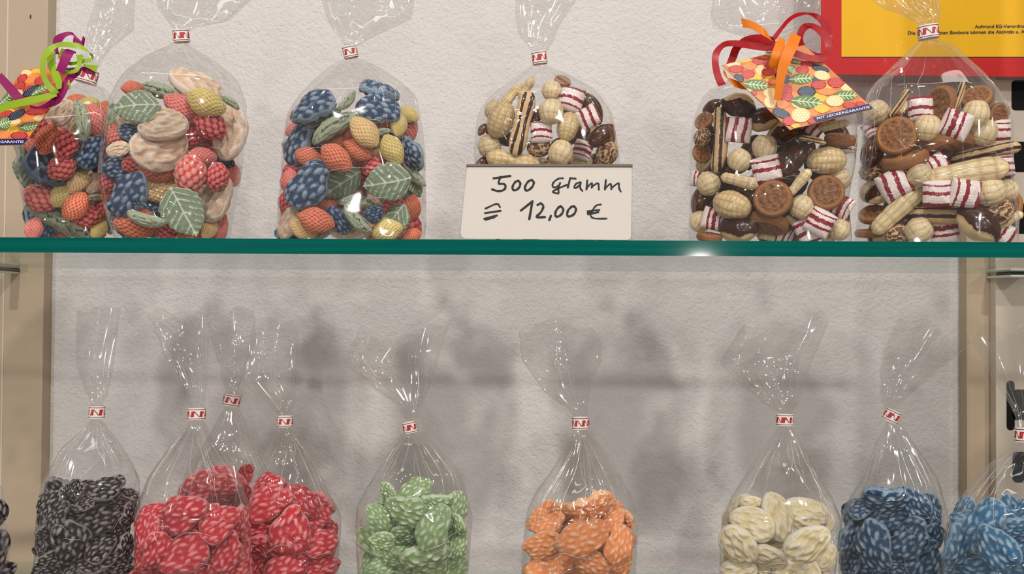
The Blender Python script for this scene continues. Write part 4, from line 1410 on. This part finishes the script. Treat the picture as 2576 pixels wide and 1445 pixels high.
LB['green'].fill([('lg', 512, 1212, 265, 62), ('lg', 380, 1122, 250, -18), ('lg', 235, 1152, 170, -48), ('lg', 420, 1010, 200, 25, 't'), ('lg', 250, 1275, 150, -10), ('lg', 480, 1365, 280, 14, 't'), ('lg', 350, 1240, 170, 6, 't'),
                  ('lg', 280, 1030, 130, -60, 't'), ('lg', 370, 1312, 160, 0, 't'), ('lg', 315, 1355, 170, -10), ('lg', 180, 1272, 220, -46, 't'), ('lg', 640, 1195, 140, -60, 't'), ('lg', 640, 1300, 160, 70), ('lg', 535, 1075, 170, -10, 't'),
                  ('lg', 490, 1420, 200, 10), ('lg', 240, 1415, 180, 20), ('lg', 620, 1410, 180, 40), ('lg', 600, 1245, 170, 60), ('lg', 340, 1440, 180, 0), ('lg', 200, 1370, 170, 60), ('lg', 450, 1280, 180, 10)],
                 840, 740, lo, 'in the green bag', nfill=24, box_=(915, 1270, 1170, 1490), pal=['lg'])
LB['orange'].fill([('lo', 420, 1262, 285, 16), ('lo', 610, 1292, 215, 80), ('lo', 210, 1292, 210, 8), ('lo', 250, 1392, 260, 8), ('lo', 468, 1385, 220, -28), ('lo', 470, 1095, 250, 14, 't'), ('lo', 250, 1195, 190, 20, 't'),
                   ('lo', 570, 1175, 180, 50, 't'), ('lo', 345, 1115, 150, 10, 't'), ('lo', 190, 1165, 150, 40, 't'), ('lo', 640, 1152, 130, -40, 't'), ('lo', 620, 1385, 170, 60), ('lo', 545, 1105, 170, 10), ('lo', 410, 1185, 200, 10),
                   ('lo', 670, 1285, 130, 80), ('lo', 160, 1440, 180, 10), ('lo', 360, 1440, 200, 0), ('lo', 570, 1440, 200, 20), ('lo', 520, 1210, 180, 70)],
                  1260, 740, lo, 'in the orange bag', nfill=24, box_=(1330, 1280, 1590, 1490), pal=['lo'])
LB['white'].fill([('lw', 190, 1292, 255, -60), ('lw', 555, 1292, 265, 45), ('lw', 275, 1185, 245, -12), ('lw', 400, 1150, 265, -62, 't'), ('lw', 545, 1132, 240, -12), ('lw', 345, 1352, 210, -10, 't'), ('lw', 500, 1435, 270, 0),
                  ('lw', 270, 1085, 130, 10), ('lw', 410, 1285, 180, 20), ('lw', 640, 1185, 150, 70, 't'), ('lw', 200, 1430, 200, 20), ('lw', 315, 1425, 160, -40), ('lw', 650, 1360, 160, 60), ('lw', 420, 1345, 180, 20), ('lw', 300, 1270, 160, 10)],
                 1760, 740, lo, 'in the cream bag', nfill=24, box_=(1830, 1280, 2090, 1490), pal=['lw'])
LB['blue'].fill([('lb', 250, 1302, 265, -70), ('lb', 440, 1262, 240, 48), ('lb', 310, 1062, 235, 15, 't'), ('lb', 462, 1085, 190, -60), ('lb', 510, 1375, 220, 60), ('lb', 330, 1145, 210, 20), ('lb', 185, 1105, 150, 20, 't'),
                 ('lb', 130, 1262, 210, 75, 't'), ('lb', 390, 1392, 170, 10), ('lb', 115, 1370, 170, 60, 't'), ('lb', 560, 1255, 160, 80, 't'), ('lb', 555, 1150, 130, -70, 't'), ('lb', 170, 1410, 180, 20), ('lb', 310, 1425, 190, 0),
                 ('lb', 235, 1185, 180, 60), ('lb', 440, 1440, 180, 20), ('lb', 560, 1430, 160, 60)], 2076, 740, lo, 'in the dark blue bag', nfill=24, box_=(2130, 1270, 2370, 1490), pal=['lb'])
LB['sky'].fill([('ls', 890, 1312, 240, -62), ('ls', 822, 1202, 275, 66), ('ls', 740, 1155, 170, 4, 'e'), ('ls', 668, 1312, 230, 70, 't'), ('ls', 800, 1422, 250, 10), ('ls', 1000, 1212, 180, 20, 't'), ('ls', 1000, 1305, 170, 60),
                ('ls', 930, 1150, 160, -40, 't'), ('ls', 700, 1410, 180, 50), ('ls', 980, 1420, 200, 20), ('ls', 730, 1240, 190, 60), ('ls', 1090, 1250, 190, 40), ('ls', 1110, 1380, 200, 0)],
               2076, 740, lo, 'in the pale blue bag', nfill=24, box_=(2390, 1290, 2650, 1490), pal=['ls'])

# ------------------------------------------------------------------ handwritten price card in its clear holder
cor = {'tl': P(1173, 418, 0.030), 'tr': P(1590, 418, 0.030), 'bl': P(1156, 604, 0.007), 'br': P(1591, 606, 0.007)}
for k_ in ('bl', 'br'): cor[k_][2] = Z1 + 0.0008
cu = cor['br'] - cor['bl']


def card(cx, cy, off=0.0):
    """crop point (5.367 px per picture px, from 1140,400) to the sloping card, off metres towards the camera"""
    px, py = 1140 + cx / 5.367, 400 + cy / 5.367
    v = (604.5 - py) / 186.5
    left = cor['bl'] + (cor['tl'] - cor['bl']) * v
    right = cor['br'] + (cor['tr'] - cor['br']) * v
    xl_, xr_ = 1156 + 17 * v, 1591 - 1 * v
    p = left + (right - left) * ((px - xl_) / (xr_ - xl_))
    return p + CN * off


CN = np.cross(cu, cor['tl'] - cor['bl'])
CN /= np.linalg.norm(CN)
if CN[1] > 0: CN = -CN
ps = empty('price_card', (cor['bl'] + cor['br']) / 2)
tag(ps, 'handwritten white price card reading 500 Gramm 12,00 euro', 'sign')
M_CARD = plain('card_paper', lin(222, 214, 206), 0.6, 0.3)
M_PEN = plain('felt_pen', lin(36, 36, 36), 0.6, 0.3)


def prism(pts, o0, o1, name, mat, par, fn=card):
    A = [fn(x, y, o0) for x, y in pts]
    Bk = [fn(x, y, o1) for x, y in pts]
    n = len(A)
    Fc = [tuple(range(n)), tuple(range(2 * n - 1, n - 1, -1))] + [(i, i + n, (i + 1) % n + n, (i + 1) % n) for i in range(n)]
    return keep(mesh_obj(name, A + Bk, Fc, mat), par)


prism([(188, 112), (2412, 116), (2400, 1060), (2380, 1090), (2340, 1100), (160, 1092), (118, 1070), (100, 1020)], 0.0, -0.0004, 'card', M_CARD, ps)
prism([(180, 84), (2420, 84), (2412, 1108), (84, 1100)], 0.0012, 0.0004, 'holder_front', M_ACRYL, ps)
prism([(180, 82), (2420, 82), (2420, 112), (180, 108)], 0.0012, -0.0030, 'holder_fold', plain('acrylic_edge', lin(120, 112, 100), 0.2, 0.6), ps)
bk0, bk1 = cor['tl'] + np.array((0, 0.003, 0)), cor['tr'] + np.array((0, 0.003, 0))
bb0, bb1 = bk0 + np.array((0, 0.012, 0)), bk1 + np.array((0, 0.012, 0))
bb0[2] = bb1[2] = Z1 + 0.0008
th_ = np.array((0, 0.0008, 0))
V = [bk0, bk1, bb1, bb0] + [q + th_ for q in (bk0, bk1, bb1, bb0)]
keep(mesh_obj('holder_leg', V, [(0, 1, 2, 3), (7, 6, 5, 4), (0, 4, 5, 1), (1, 5, 6, 2), (2, 6, 7, 3), (3, 7, 4, 0)], M_ACRYL), ps)


def pen(strokes, half, name):
    V, Fc = [], []
    for st in strokes:
        pts = np.array(st, float)
        if len(pts) > 2:                      # round the corners a little
            for _ in range(2):
                q = [pts[0]]
                for a, b in zip(pts[:-1], pts[1:]):
                    q += [a * 0.78 + b * 0.22, a * 0.22 + b * 0.78]
                q.append(pts[-1])
                pts = np.array(q)
        n = len(pts)
        tg = np.gradient(pts, axis=0)
        tg /= np.maximum(np.linalg.norm(tg, axis=1), 1e-6)[:, None]
        nr = np.stack([-tg[:, 1], tg[:, 0]], 1)
        k0 = len(V)
        offz = 0.00010 + 0.00002 * (k0 % 5)
        for i in range(n):
            h = half * (0.92 + 0.12 * math.sin(i * 1.3))
            for sgn in (-1, 1):
                V.append(card(*(pts[i] + nr[i] * h * sgn), offz))
        for i in range(n - 1):
            Fc.append((k0 + 2 * i, k0 + 2 * i + 1, k0 + 2 * i + 3, k0 + 2 * i + 2))
        for e, sg_ in ((0, -1), (n - 1, 1)):   # round ends
            c0 = len(V)
            for q in range(9):
                a = math.pi * q / 8
                p = pts[e] + half * 0.95 * (nr[e] * math.cos(a) + tg[e] * sg_ * math.sin(a))
                V.append(card(*p, offz))
            Fc.append(tuple(range(c0, c0 + 9)))
    return keep(mesh_obj(name, V, Fc, M_PEN), ps)


pen([[(548, 272), (772, 238)], [(640, 252), (604, 352), (690, 345), (716, 392), (680, 442), (600, 452), (528, 426)],
     [(880, 305), (912, 335), (900, 395), (850, 440), (800, 432), (806, 370), (842, 318), (880, 305)],
     [(1062, 295), (1096, 322), (1076, 388), (1012, 446), (966, 432), (976, 370), (1020, 308), (1062, 295)]], 17, 'handwriting')
pen([[(1484, 270), (1425, 272), (1360, 318), (1335, 378), (1372, 402), (1430, 372), (1446, 336)], [(1446, 336), (1418, 420), (1432, 482), (1390, 478), (1334, 456), (1420, 410), (1540, 362)],
     [(1582, 268), (1550, 400)], [(1580, 268), (1656, 276)],
     [(1722, 325), (1664, 340), (1632, 390), (1654, 414), (1712, 362), (1724, 330)], [(1722, 335), (1714, 408), (1746, 444)],
     [(1812, 300), (1802, 425)], [(1806, 400), (1880, 322), (1872, 400)], [(1872, 390), (1964, 322), (1968, 426)],
     [(2062, 295), (2050, 425)], [(2054, 408), (2132, 332), (2136, 420)], [(2136, 404), (2242, 322), (2236, 400), (2262, 452)]], 14, 'handwriting')
pen([[(436, 690), (602, 612), (632, 670)], [(430, 752), (642, 720)], [(420, 828), (592, 784)], [(436, 842), (560, 806)]], 14, 'handwriting')
pen([[(916, 715), (1074, 590)], [(1072, 590), (1030, 830)], [(1142, 640), (1180, 612), (1228, 650), (1190, 740), (1106, 812), (1240, 802)], [(1322, 785), (1300, 842)],
     [(1452, 655), (1492, 690), (1480, 750), (1422, 800), (1376, 790), (1386, 720), (1430, 665), (1452, 655)],
     [(1632, 655), (1666, 690), (1642, 760), (1572, 800), (1536, 780), (1550, 710), (1600, 660), (1632, 655)]], 17, 'handwriting')
pen([[(1996, 630), (1930, 640), (1880, 710), (1850, 776), (1890, 822), (2072, 820)], [(1816, 722), (1976, 704)], [(1822, 766), (1962, 734)], [(1816, 745), (1880, 735)]], 13, 'handwriting')


# ------------------------------------------------------------------ curled gift ribbons and picture tags
def ribbon_mat(name, col):
    t = NT(name)
    p = t.n('BsdfPrincipled', Roughness=0.38)
    p.inputs['Base Color'].default_value = (*col, 1)
    p.inputs['Specular IOR Level'].default_value = 0.2
    p.inputs['Coat Weight'].default_value = 0.06
    p.inputs['Coat Roughness'].default_value = 0.2
    t.l(p.outputs[0], t.out.inputs[0])
    return t.m


def ribbon(segs, x0, y0, k, Y, name, label, mat, seglabel=None):
    """segs: lists of (x, y, half-width vector, depth in mm behind Y)"""
    first = segs[0][0]
    root = empty(name, P(x0 + first[0] / k, y0 + first[1] / k, Y))
    tag(root, label, 'ribbon')
    for s_ in segs:
        pts = np.array([(q[0], q[1], q[2], q[3], q[4]) for q in s_], float)
        t = np.arange(len(pts))
        tt = np.linspace(0, len(pts) - 1, (len(pts) - 1) * 8 + 1)
        # Catmull-Rom through the points
        ext = np.vstack([2 * pts[0] - pts[1], pts, 2 * pts[-1] - pts[-2]])
        out = []
        for u in tt:
            i = min(int(u), len(pts) - 2)
            f = u - i
            p0, p1, p2, p3 = ext[i], ext[i + 1], ext[i + 2], ext[i + 3]
            out.append(0.5 * ((2 * p1) + (-p0 + p2) * f + (2 * p0 - 5 * p1 + 4 * p2 - p3) * f * f + (-p0 + 3 * p1 - 3 * p2 + p3) * f ** 3))
        V, Fc = [], []
        n = len(out)
        for (x, y, wx, wy, dz) in out:
            for sgn in (-1, 1):
                p = P(x0 + (x + sgn * wx) / k, y0 + (y + sgn * wy) / k, Y + dz * 0.001)
                V.append(p)
        V2 = [v + np.array((0, 0.00022, 0)) for v in V]
        m = len(V)
        V = V + V2
        for i in range(n - 1):
            a, b, c, d = 2 * i, 2 * i + 1, 2 * i + 3, 2 * i + 2
            Fc += [(a, b, c, d), (m + d, m + c, m + b, m + a), (a, d, m + d, m + a), (b, m + b, m + c, c)]
        Fc += [(0, m, m + 1, 1), (2 * n - 2, 2 * n - 1, m + 2 * n - 1, m + 2 * n - 2)]
        keep(mesh_obj('ribbon_strand', V, Fc, mat, smooth=False), root)
    return root


M_RR = ribbon_mat('red_ribbon', lin(166, 6, 20))
M_RO = ribbon_mat('orange_ribbon', lin(232, 126, 28))
M_RM = ribbon_mat('magenta_ribbon', lin(150, 28, 98))
M_RG = ribbon_mat('green_ribbon', lin(150, 180, 44))
YT = 0.012
kE = 2051 / 440
ribbon([
    [(830, 410, 5, 45, 0), (640, 410, 0, 44, 1), (450, 385, -2, 40, 2), (300, 368, -4, 36, 4), (190, 385, 12, 30, 6), (110, 470, 38, 14, 6), (90, 580, 40, 2, 5), (112, 720, 42, -4, 4), (150, 820, 44, -10, 3), (176, 860, 44, -14, 3)],
    [(790, 330, 10, 30, 4), (690, 320, 14, 52, 5), (570, 320, 10, 56, 6), (450, 345, 34, 42, 8), (345, 420, 44, 14, 10), (298, 530, 44, 12, 12), (262, 620, 42, 12, 12)],
    [(780, 310, 22, 18, 3), (870, 190, 18, 14, 5), (960, 88, 14, 18, 8), (1060, 32, 6, 22, 10), (1180, 20, 0, 12, 12), (1290, 60, -14, 30, 14), (1390, 160, -34, 24, 14), (1436, 280, -26, 4, 14), (1452, 390, -22, -4, 12), (1420, 470, -14, 10, 12)],
    [(810, 420, 0, 46, 1), (950, 462, -2, 42, 2), (1060, 495, -2, 40, 3), (1200, 540, 0, 38, 4), (1340, 540, 10, 40, 5), (1420, 450, 40, 14, 6), (1408, 330, 42, -22, 7), (1330, 230, 32, -30, 8), (1240, 170, 6, -34, 9), (1160, 165, -30, -28, 11),
     (1095, 240, -38, -14, 12), (1085, 340, -36, 8, 13), (1130, 430, -28, 20, 14), (1230, 488, -12, 22, 14), (1330, 505, 0, 16, 13)],
], 1780, 30, kE, YT, 'ribbon', 'curled red gift ribbon looped on the bag with the picture tag', M_RR)
ribbon([
    [(402, 130, 12, 54, -2), (480, 140, 12, 50, -4), (570, 180, 8, 52, -5), (660, 235, 6, 50, -5), (725, 290, 22, 44, -3), (752, 345, 26, 14, 0)],
    [(876, 310, 34, 14, -3), (848, 400, 56, 20, -6), (812, 520, 64, 18, -8), (780, 620, 56, 12, -6), (758, 670, 20, 4, -4)],
    [(1040, 268, 58, 24, -5), (990, 390, 64, 24, -9), (930, 520, 64, 20, -11), (884, 650, 60, 12, -11), (852, 800, 50, 8, -10), (836, 920, 44, 4, -9), (818, 1030, 42, 3, -8)],
    [(196, 690, 16, 18, 6), (228, 780, 26, 32, 5), (300, 830, 12, 44, 5), (390, 862, 6, 40, 6), (470, 880, 4, 36, 7)],
], 1780, 30, kE, YT, 'ribbon', 'curled orange gift ribbon hanging over the picture tag', M_RO)
kA = 1264 / 280
YA = 0.004
ribbon([
    [(-10, 590, 26, -34, 0), (90, 705, 42, -28, 1), (190, 820, 50, -22, 2), (262, 880, 44, -12, 3)],
    [(340, 940, 6, 18, 2), (440, 952, 0, 14, 0), (560, 915, 18, 30, -2), (640, 865, 42, 30, -3), (705, 770, 50, 10, -4), (745, 690, 44, 8, -3), (800, 610, 40, 22, 0), (880, 545, 26, 30, 4), (920, 500, 12, 16, 6)],
    [(676, 555, 44, 16, -5), (720, 450, 50, 18, -6), (765, 345, 56, 20, -5), (812, 300, 44, 16, -2), (842, 330, 18, 10, 1)],
    [(645, 345, 28, 8, 3), (630, 270, 30, 4, 2), (660, 175, 44, 24, 1), (740, 120, 12, 24, 1), (820, 112, 4, 18, 2), (880, 165, 44, 34, 0), (872, 240, 46, 24, 0)],
    [(955, 150, 12, 16, 2), (945, 200, 12, 30, 3), (925, 250, 14, 16, 4)],
    [(925, 505, 0, 24, 3), (1000, 535, 0, 36, 2), (1085, 555, -4, 26, 2)],
], 0, 60, kA, YA, 'ribbon', 'curled magenta gift ribbon on the leftmost fruit sweet bag', M_RM)
ribbon([
    [(1046, 400, 8, 20, 4), (1026, 330, 30, 24, 2), (930, 265, 20, 38, 0), (800, 238, 4, 30, -3), (680, 235, -6, 28, -4), (570, 290, 28, 26, -6), (492, 410, 32, 6, -7), (486, 540, 30, 0, -7), (525, 660, 30, -12, -6), (600, 755, 30, -22, -5), (650, 790, 20, -14, -4)],
    [(590, 300, 40, 10, 2), (572, 420, 38, -2, 0), (612, 540, 44, -14, -2), (660, 650, 40, -12, -3), (672, 740, 26, -8, -3)],
    [(-30, 985, 2, 42, -4), (90, 932, 6, 42, -5), (250, 892, 6, 42, -6), (400, 860, 6, 40, -6), (540, 825, 6, 36, -5), (640, 797, 6, 26, -4)],
    [(726, 285, 28, 6, 4), (682, 370, 22, 0, 5), (704, 420, 14, 8, 5), (790, 452, 6, 20, 4), (880, 440, 0, 16, 3), (980, 418, 6, 26, 3), (1036, 408, 4, 22, 4)],
    [(905, 350, 38, -4, 1), (902, 440, 28, 4, 1), (862, 530, 16, 18, 0), (735, 558, 6, 16, 1)],
    [(950, 468, 2, 10, 4), (1030, 490, -6, 24, 2), (1100, 512, -10, 40, 1)],
    [(782, 640, 6, 2, 0), (780, 700, 20, 0, 0), (776, 745, 22, 4, 0)],
], 0, 60, kA, YA - 0.003, 'ribbon', 'curled lime green gift ribbon on the leftmost fruit sweet bag', M_RG)

PRINT = {k_: plain('print_' + k_, lin(*c_), 0.35, 0.5) for k_, c_ in {
    'peach': (206, 128, 72), 'red': (184, 30, 34), 'rpale': (222, 108, 98), 'leaf': (98, 130, 62), 'vein': (226, 236, 200), 'black': (36, 40, 54), 'bpale': (104, 116, 140),
    'orange': (240, 130, 62), 'opale': (250, 186, 130), 'yellow': (240, 186, 50), 'ypale': (250, 216, 120), 'cream': (246, 206, 140), 'cpale': (252, 230, 186), 'navy': (26, 30, 92), 'white': (236, 232, 236)}.items()}
PK = list(PRINT)


class Tagcard:
    def __init__(s, pL, pB, pR, x0, y0, k, YY, label):
        """pL, pB, pR: crop points of three corners; YY their depths"""
        s.O = np.array(pB, float)
        s.e1, s.e2 = np.array(pR, float) - s.O, np.array(pL, float) - s.O
        s.inv = np.linalg.inv(np.stack([s.e1, s.e2], 1))
        g = lambda p, y: P(x0 + p[0] / k, y0 + p[1] / k, y)
        s.B = g(pB, YY[1]); s.U = g(pR, YY[2]) - s.B; s.W = g(pL, YY[0]) - s.B
        n = np.cross(s.U, s.W); n /= np.linalg.norm(n)
        s.n = -n if n[1] > 0 else n
        s.root = empty('gift_tag', s.B)
        tag(s.root, label, 'tag')
        s.V, s.F, s.M = [], [], []
        c = [(0, 0), (1, 0), (1, 1), (0, 1)]
        V = [s.B + s.U * a + s.W * b + s.n * o for o in (0, -0.0004) for a, b in c]
        keep(mesh_obj('tag_card', V, [(0, 1, 2, 3), (7, 6, 5, 4), (0, 4, 5, 1), (1, 5, 6, 2), (2, 6, 7, 3), (3, 7, 4, 0)], PRINT['peach']), s.root)
        s.z = 0.00004

    def m(s, x, y, off=0.0):
        a = s.inv @ (np.array((x, y)) - s.O)
        a = np.clip(a, 0.004, 0.996)
        return s.B + s.U * a[0] + s.W * a[1] + s.n * (s.z + off)

    def poly(s, pts, mat):
        k0 = len(s.V)
        s.V += [s.m(x, y) for x, y in pts]
        s.F.append(tuple(range(k0, k0 + len(pts)))); s.M.append(PK.index(mat))

    def ell(s, x, y, rx, ry, a, mat, n=18, pw=1.0):
        ca, sa = math.cos(R(a)), -math.sin(R(a))
        pts = []
        for q in range(n):
            t = 2 * math.pi * q / n
            u, v = rx * math.cos(t), ry * math.sin(t) * (abs(math.sin(t)) ** (pw - 1))
            pts.append((x + u * ca - v * sa, y + u * sa + v * ca))
        s.poly(pts, mat)

    def loc(s, x, y, a, u, v):
        ca, sa = math.cos(R(a)), -math.sin(R(a))
        return x + u * ca - v * sa, y + u * sa + v * ca

    def item(s, kind, x, y, rx, ry, a=0):
        s.z += 0.000008
        base, pale = {'R': ('red', 'rpale'), 'B': ('black', 'bpale'), 'O': ('orange', 'opale'), 'Y': ('yellow', 'ypale'), 'C': ('cream', 'cpale'), 'G': ('leaf', 'vein')}[kind]
        s.ell(x, y, rx, ry, a, base, pw=1.5 if kind in 'GOY' else 1.0)
        z0 = s.z
        s.z += 0.000005
        if kind == 'G':
            def line(u0, v0, u1, v1, h):
                p0, p1 = s.loc(x, y, a, u0, v0), s.loc(x, y, a, u1, v1)
                d = np.array(p1) - np.array(p0); d /= np.linalg.norm(d); nn = np.array((-d[1], d[0])) * h
                s.poly([np.array(p0) - nn, np.array(p1) - nn, np.array(p1) + nn, np.array(p0) + nn], pale)
            line(-rx * .95, 0, rx * .95, 0, 5)
            for q in (-0.6, -0.3, 0, 0.3, 0.6):
                w_ = ry * 0.85 * (1 - q * q)
                line(rx * q, 0, rx * (q + 0.28), -w_ * .9, 4); line(rx * q, 0, rx * (q + 0.28), w_ * .9, 4)
        else:
            nr = {'R': 4, 'B': 4, 'O': 5, 'Y': 5, 'C': 3}[kind]
            for i in range(-nr, nr + 1):
                for j in range(-nr, nr + 1):
                    u, v = (i + 0.5 * (j % 2)) / nr, j / nr
                    if u * u + v * v > 0.74: continue
                    xx, yy = s.loc(x, y, a, u * rx, v * ry)
                    f = {'R': .42, 'B': .36, 'O': .30, 'Y': .28, 'C': .42}[kind] / nr
                    s.ell(xx, yy, rx * f * (1.3 if kind == 'B' else 1), ry * f, a + 30, pale, 7)
        s.z = z0

    def done(s, strip, text, tx0, tx1, base, cap, mapf):
        o = mesh_obj('picture_print', s.V, s.F, [PRINT[q] for q in PK], midx=s.M)
        keep(o, s.root)
        s.z += 0.00002
        n = len(strip)
        keep(mesh_obj('blue_strip', [s.m(*p) for p in strip], [tuple(range(n))], PRINT['navy']), s.root)
        s.z += 0.00006
        text_on(text, mapf, tx0, tx1, base, cap, 'tag_lettering', PRINT['white'], s.root, 0.012)


tE = Tagcard((165, 625), (965, 1385), (1945, 1135), 1780, 30, kE, (0.016, 0.004, 0.012), 'square picture tag of fruit sweets on the red and orange ribbon')
for q in [('C', 300, 610, 90, 36), ('C', 480, 950, 80, 50), ('C', 740, 950, 80, 60), ('Y', 560, 770, 90, 45), ('C', 630, 680, 70, 60), ('O', 1000, 1000, 90, 60), ('Y', 1310, 1010, 90, 60), ('O', 1240, 690, 70, 60), ('O', 950, 1165, 80, 45),
          ('Y', 740, 790, 70, 40), ('C', 1640, 890, 70, 45), ('O', 1500, 1150, 80, 36), ('O', 1830, 1050, 70, 45), ('O', 1080, 730, 90, 50), ('C', 1060, 1080, 70, 50), ('Y', 1400, 880, 80, 40), ('O', 1240, 1180, 70, 50),
          ('O', 660, 510, 90, 40), ('Y', 420, 562, 100, 36), ('O', 500, 636, 90, 48), ('R', 600, 575, 75, 42), ('R', 335, 672, 90, 46), ('R', 478, 735, 80, 50), ('R', 712, 705, 78, 46), ('R', 705, 615, 50, 36), ('R', 1180, 606, 84, 34), ('R', 1120, 680, 78, 46),
          ('B', 370, 782, 66, 44, -34), ('B', 850, 742, 56, 46), ('B', 930, 790, 46, 54), ('B', 1330, 664, 110, 42, -16), ('B', 1282, 800, 52, 40), ('G', 985, 670, 60, 50, -50), ('G', 1040, 580, 60, 24, -10), ('G', 575, 862, 155, 66, -6), ('G', 1100, 786, 145, 66, 4), ('C', 1350, 745, 96, 56, -12),
          ('O', 770, 815, 66, 42), ('R', 930, 925, 68, 70), ('R', 930, 1005, 76, 52), ('O', 610, 1032, 66, 54), ('R', 540, 958, 40, 32), ('R', 1510, 832, 100, 60), ('R', 1308, 858, 92, 50), ('B', 1165, 940, 108, 66), ('O', 1400, 940, 120, 42), ('G', 1615, 985, 146, 60, 2),
          ('C', 1490, 1050, 106, 66), ('R', 1660, 1096, 78, 38), ('R', 1790, 1082, 54, 32), ('C', 742, 1062, 80, 74), ('O', 880, 1092, 80, 52), ('G', 1165, 1062, 194, 76, -6), ('Y', 1340, 1140, 96, 52), ('B', 862, 1196, 108, 52, -18), ('R', 962, 1285, 84, 52),
          ('C', 1090, 1216, 112, 86), ('R', 1222, 1285, 54, 36), ('Y', 1030, 1342, 56, 28)]:
    tE.item(*q)
sl = (1135 - 1385) / (1945 - 965)
tE.done([(1225, 1245), (1268, 1300), (1940, 1134), (1890, 1082)], 'MIT LECKERGARANTIE', 1276, 1898, 1268, 27, lambda x, y: tE.m(x, y + (x - 1276) * -0.218))
tA = Tagcard((270, 515), (-375, 1390), (270, 1375), 0, 60, kA, (0.020, 0.010, 0.006), 'picture tag of fruit sweets on the magenta and green ribbon')
# the card's right-hand corners: a wide slanted card reaching past the left edge of the picture
tA.O = np.array((-375.0, 1390.0)); tA.e1 = np.array((645.0, -15.0)); tA.e2 = np.array((645.0, -875.0))
tA.inv = np.linalg.inv(np.stack([tA.e1, tA.e2], 1))
for q in [('C', 300, 560, 70, 40), ('Y', 420, 540, 60, 40), ('O', 520, 560, 70, 50, 30), ('O', 370, 620, 100, 50, 30), ('C', 200, 800, 90, 50), ('O', 600, 860, 90, 50), ('O', 330, 1080, 100, 50), ('C', 150, 1110, 90, 50), ('Y', 130, 1200, 90, 60), ('C', 460, 1080, 80, 40),
          ('O', 40, 1260, 90, 50), ('Y', 100, 1010, 80, 50), ('O', 380, 1250, 80, 50), ('R', 255, 620, 66, 42, 30), ('R', 225, 705, 70, 42, 20), ('R', 335, 748, 80, 44, 15), ('R', 450, 655, 60, 46, 20), ('R', 545, 780, 90, 36, 10), ('R', 430, 1000, 140, 44, 6),
          ('R', 60, 1030, 90, 36, 15), ('R', 220, 1272, 100, 44), ('B', 360, 768, 120, 44, 30), ('B', 190, 1040, 110, 46, 26), ('B', 790, 508, 60, 26), ('B', 30, 800, 60, 36, 30), ('G', 70, 855, 120, 66, 42), ('G', 470, 755, 130, 46, 30), ('G', 45, 1140, 84, 80, 20), ('G', 330, 1175, 112, 54, 8),
          ('R', 840, 545, 50, 26, 10), ('O', 700, 640, 80, 50, 20), ('R', 640, 720, 70, 40, 10)]:
    tA.item(*q)
tA.done([(-372, 1386), (266, 1372), (322, 1306), (-316, 1318)], 'MIT LECKERGARANTIE', -286, 272, 1356, 26, lambda x, y: tA.m(x, y), )
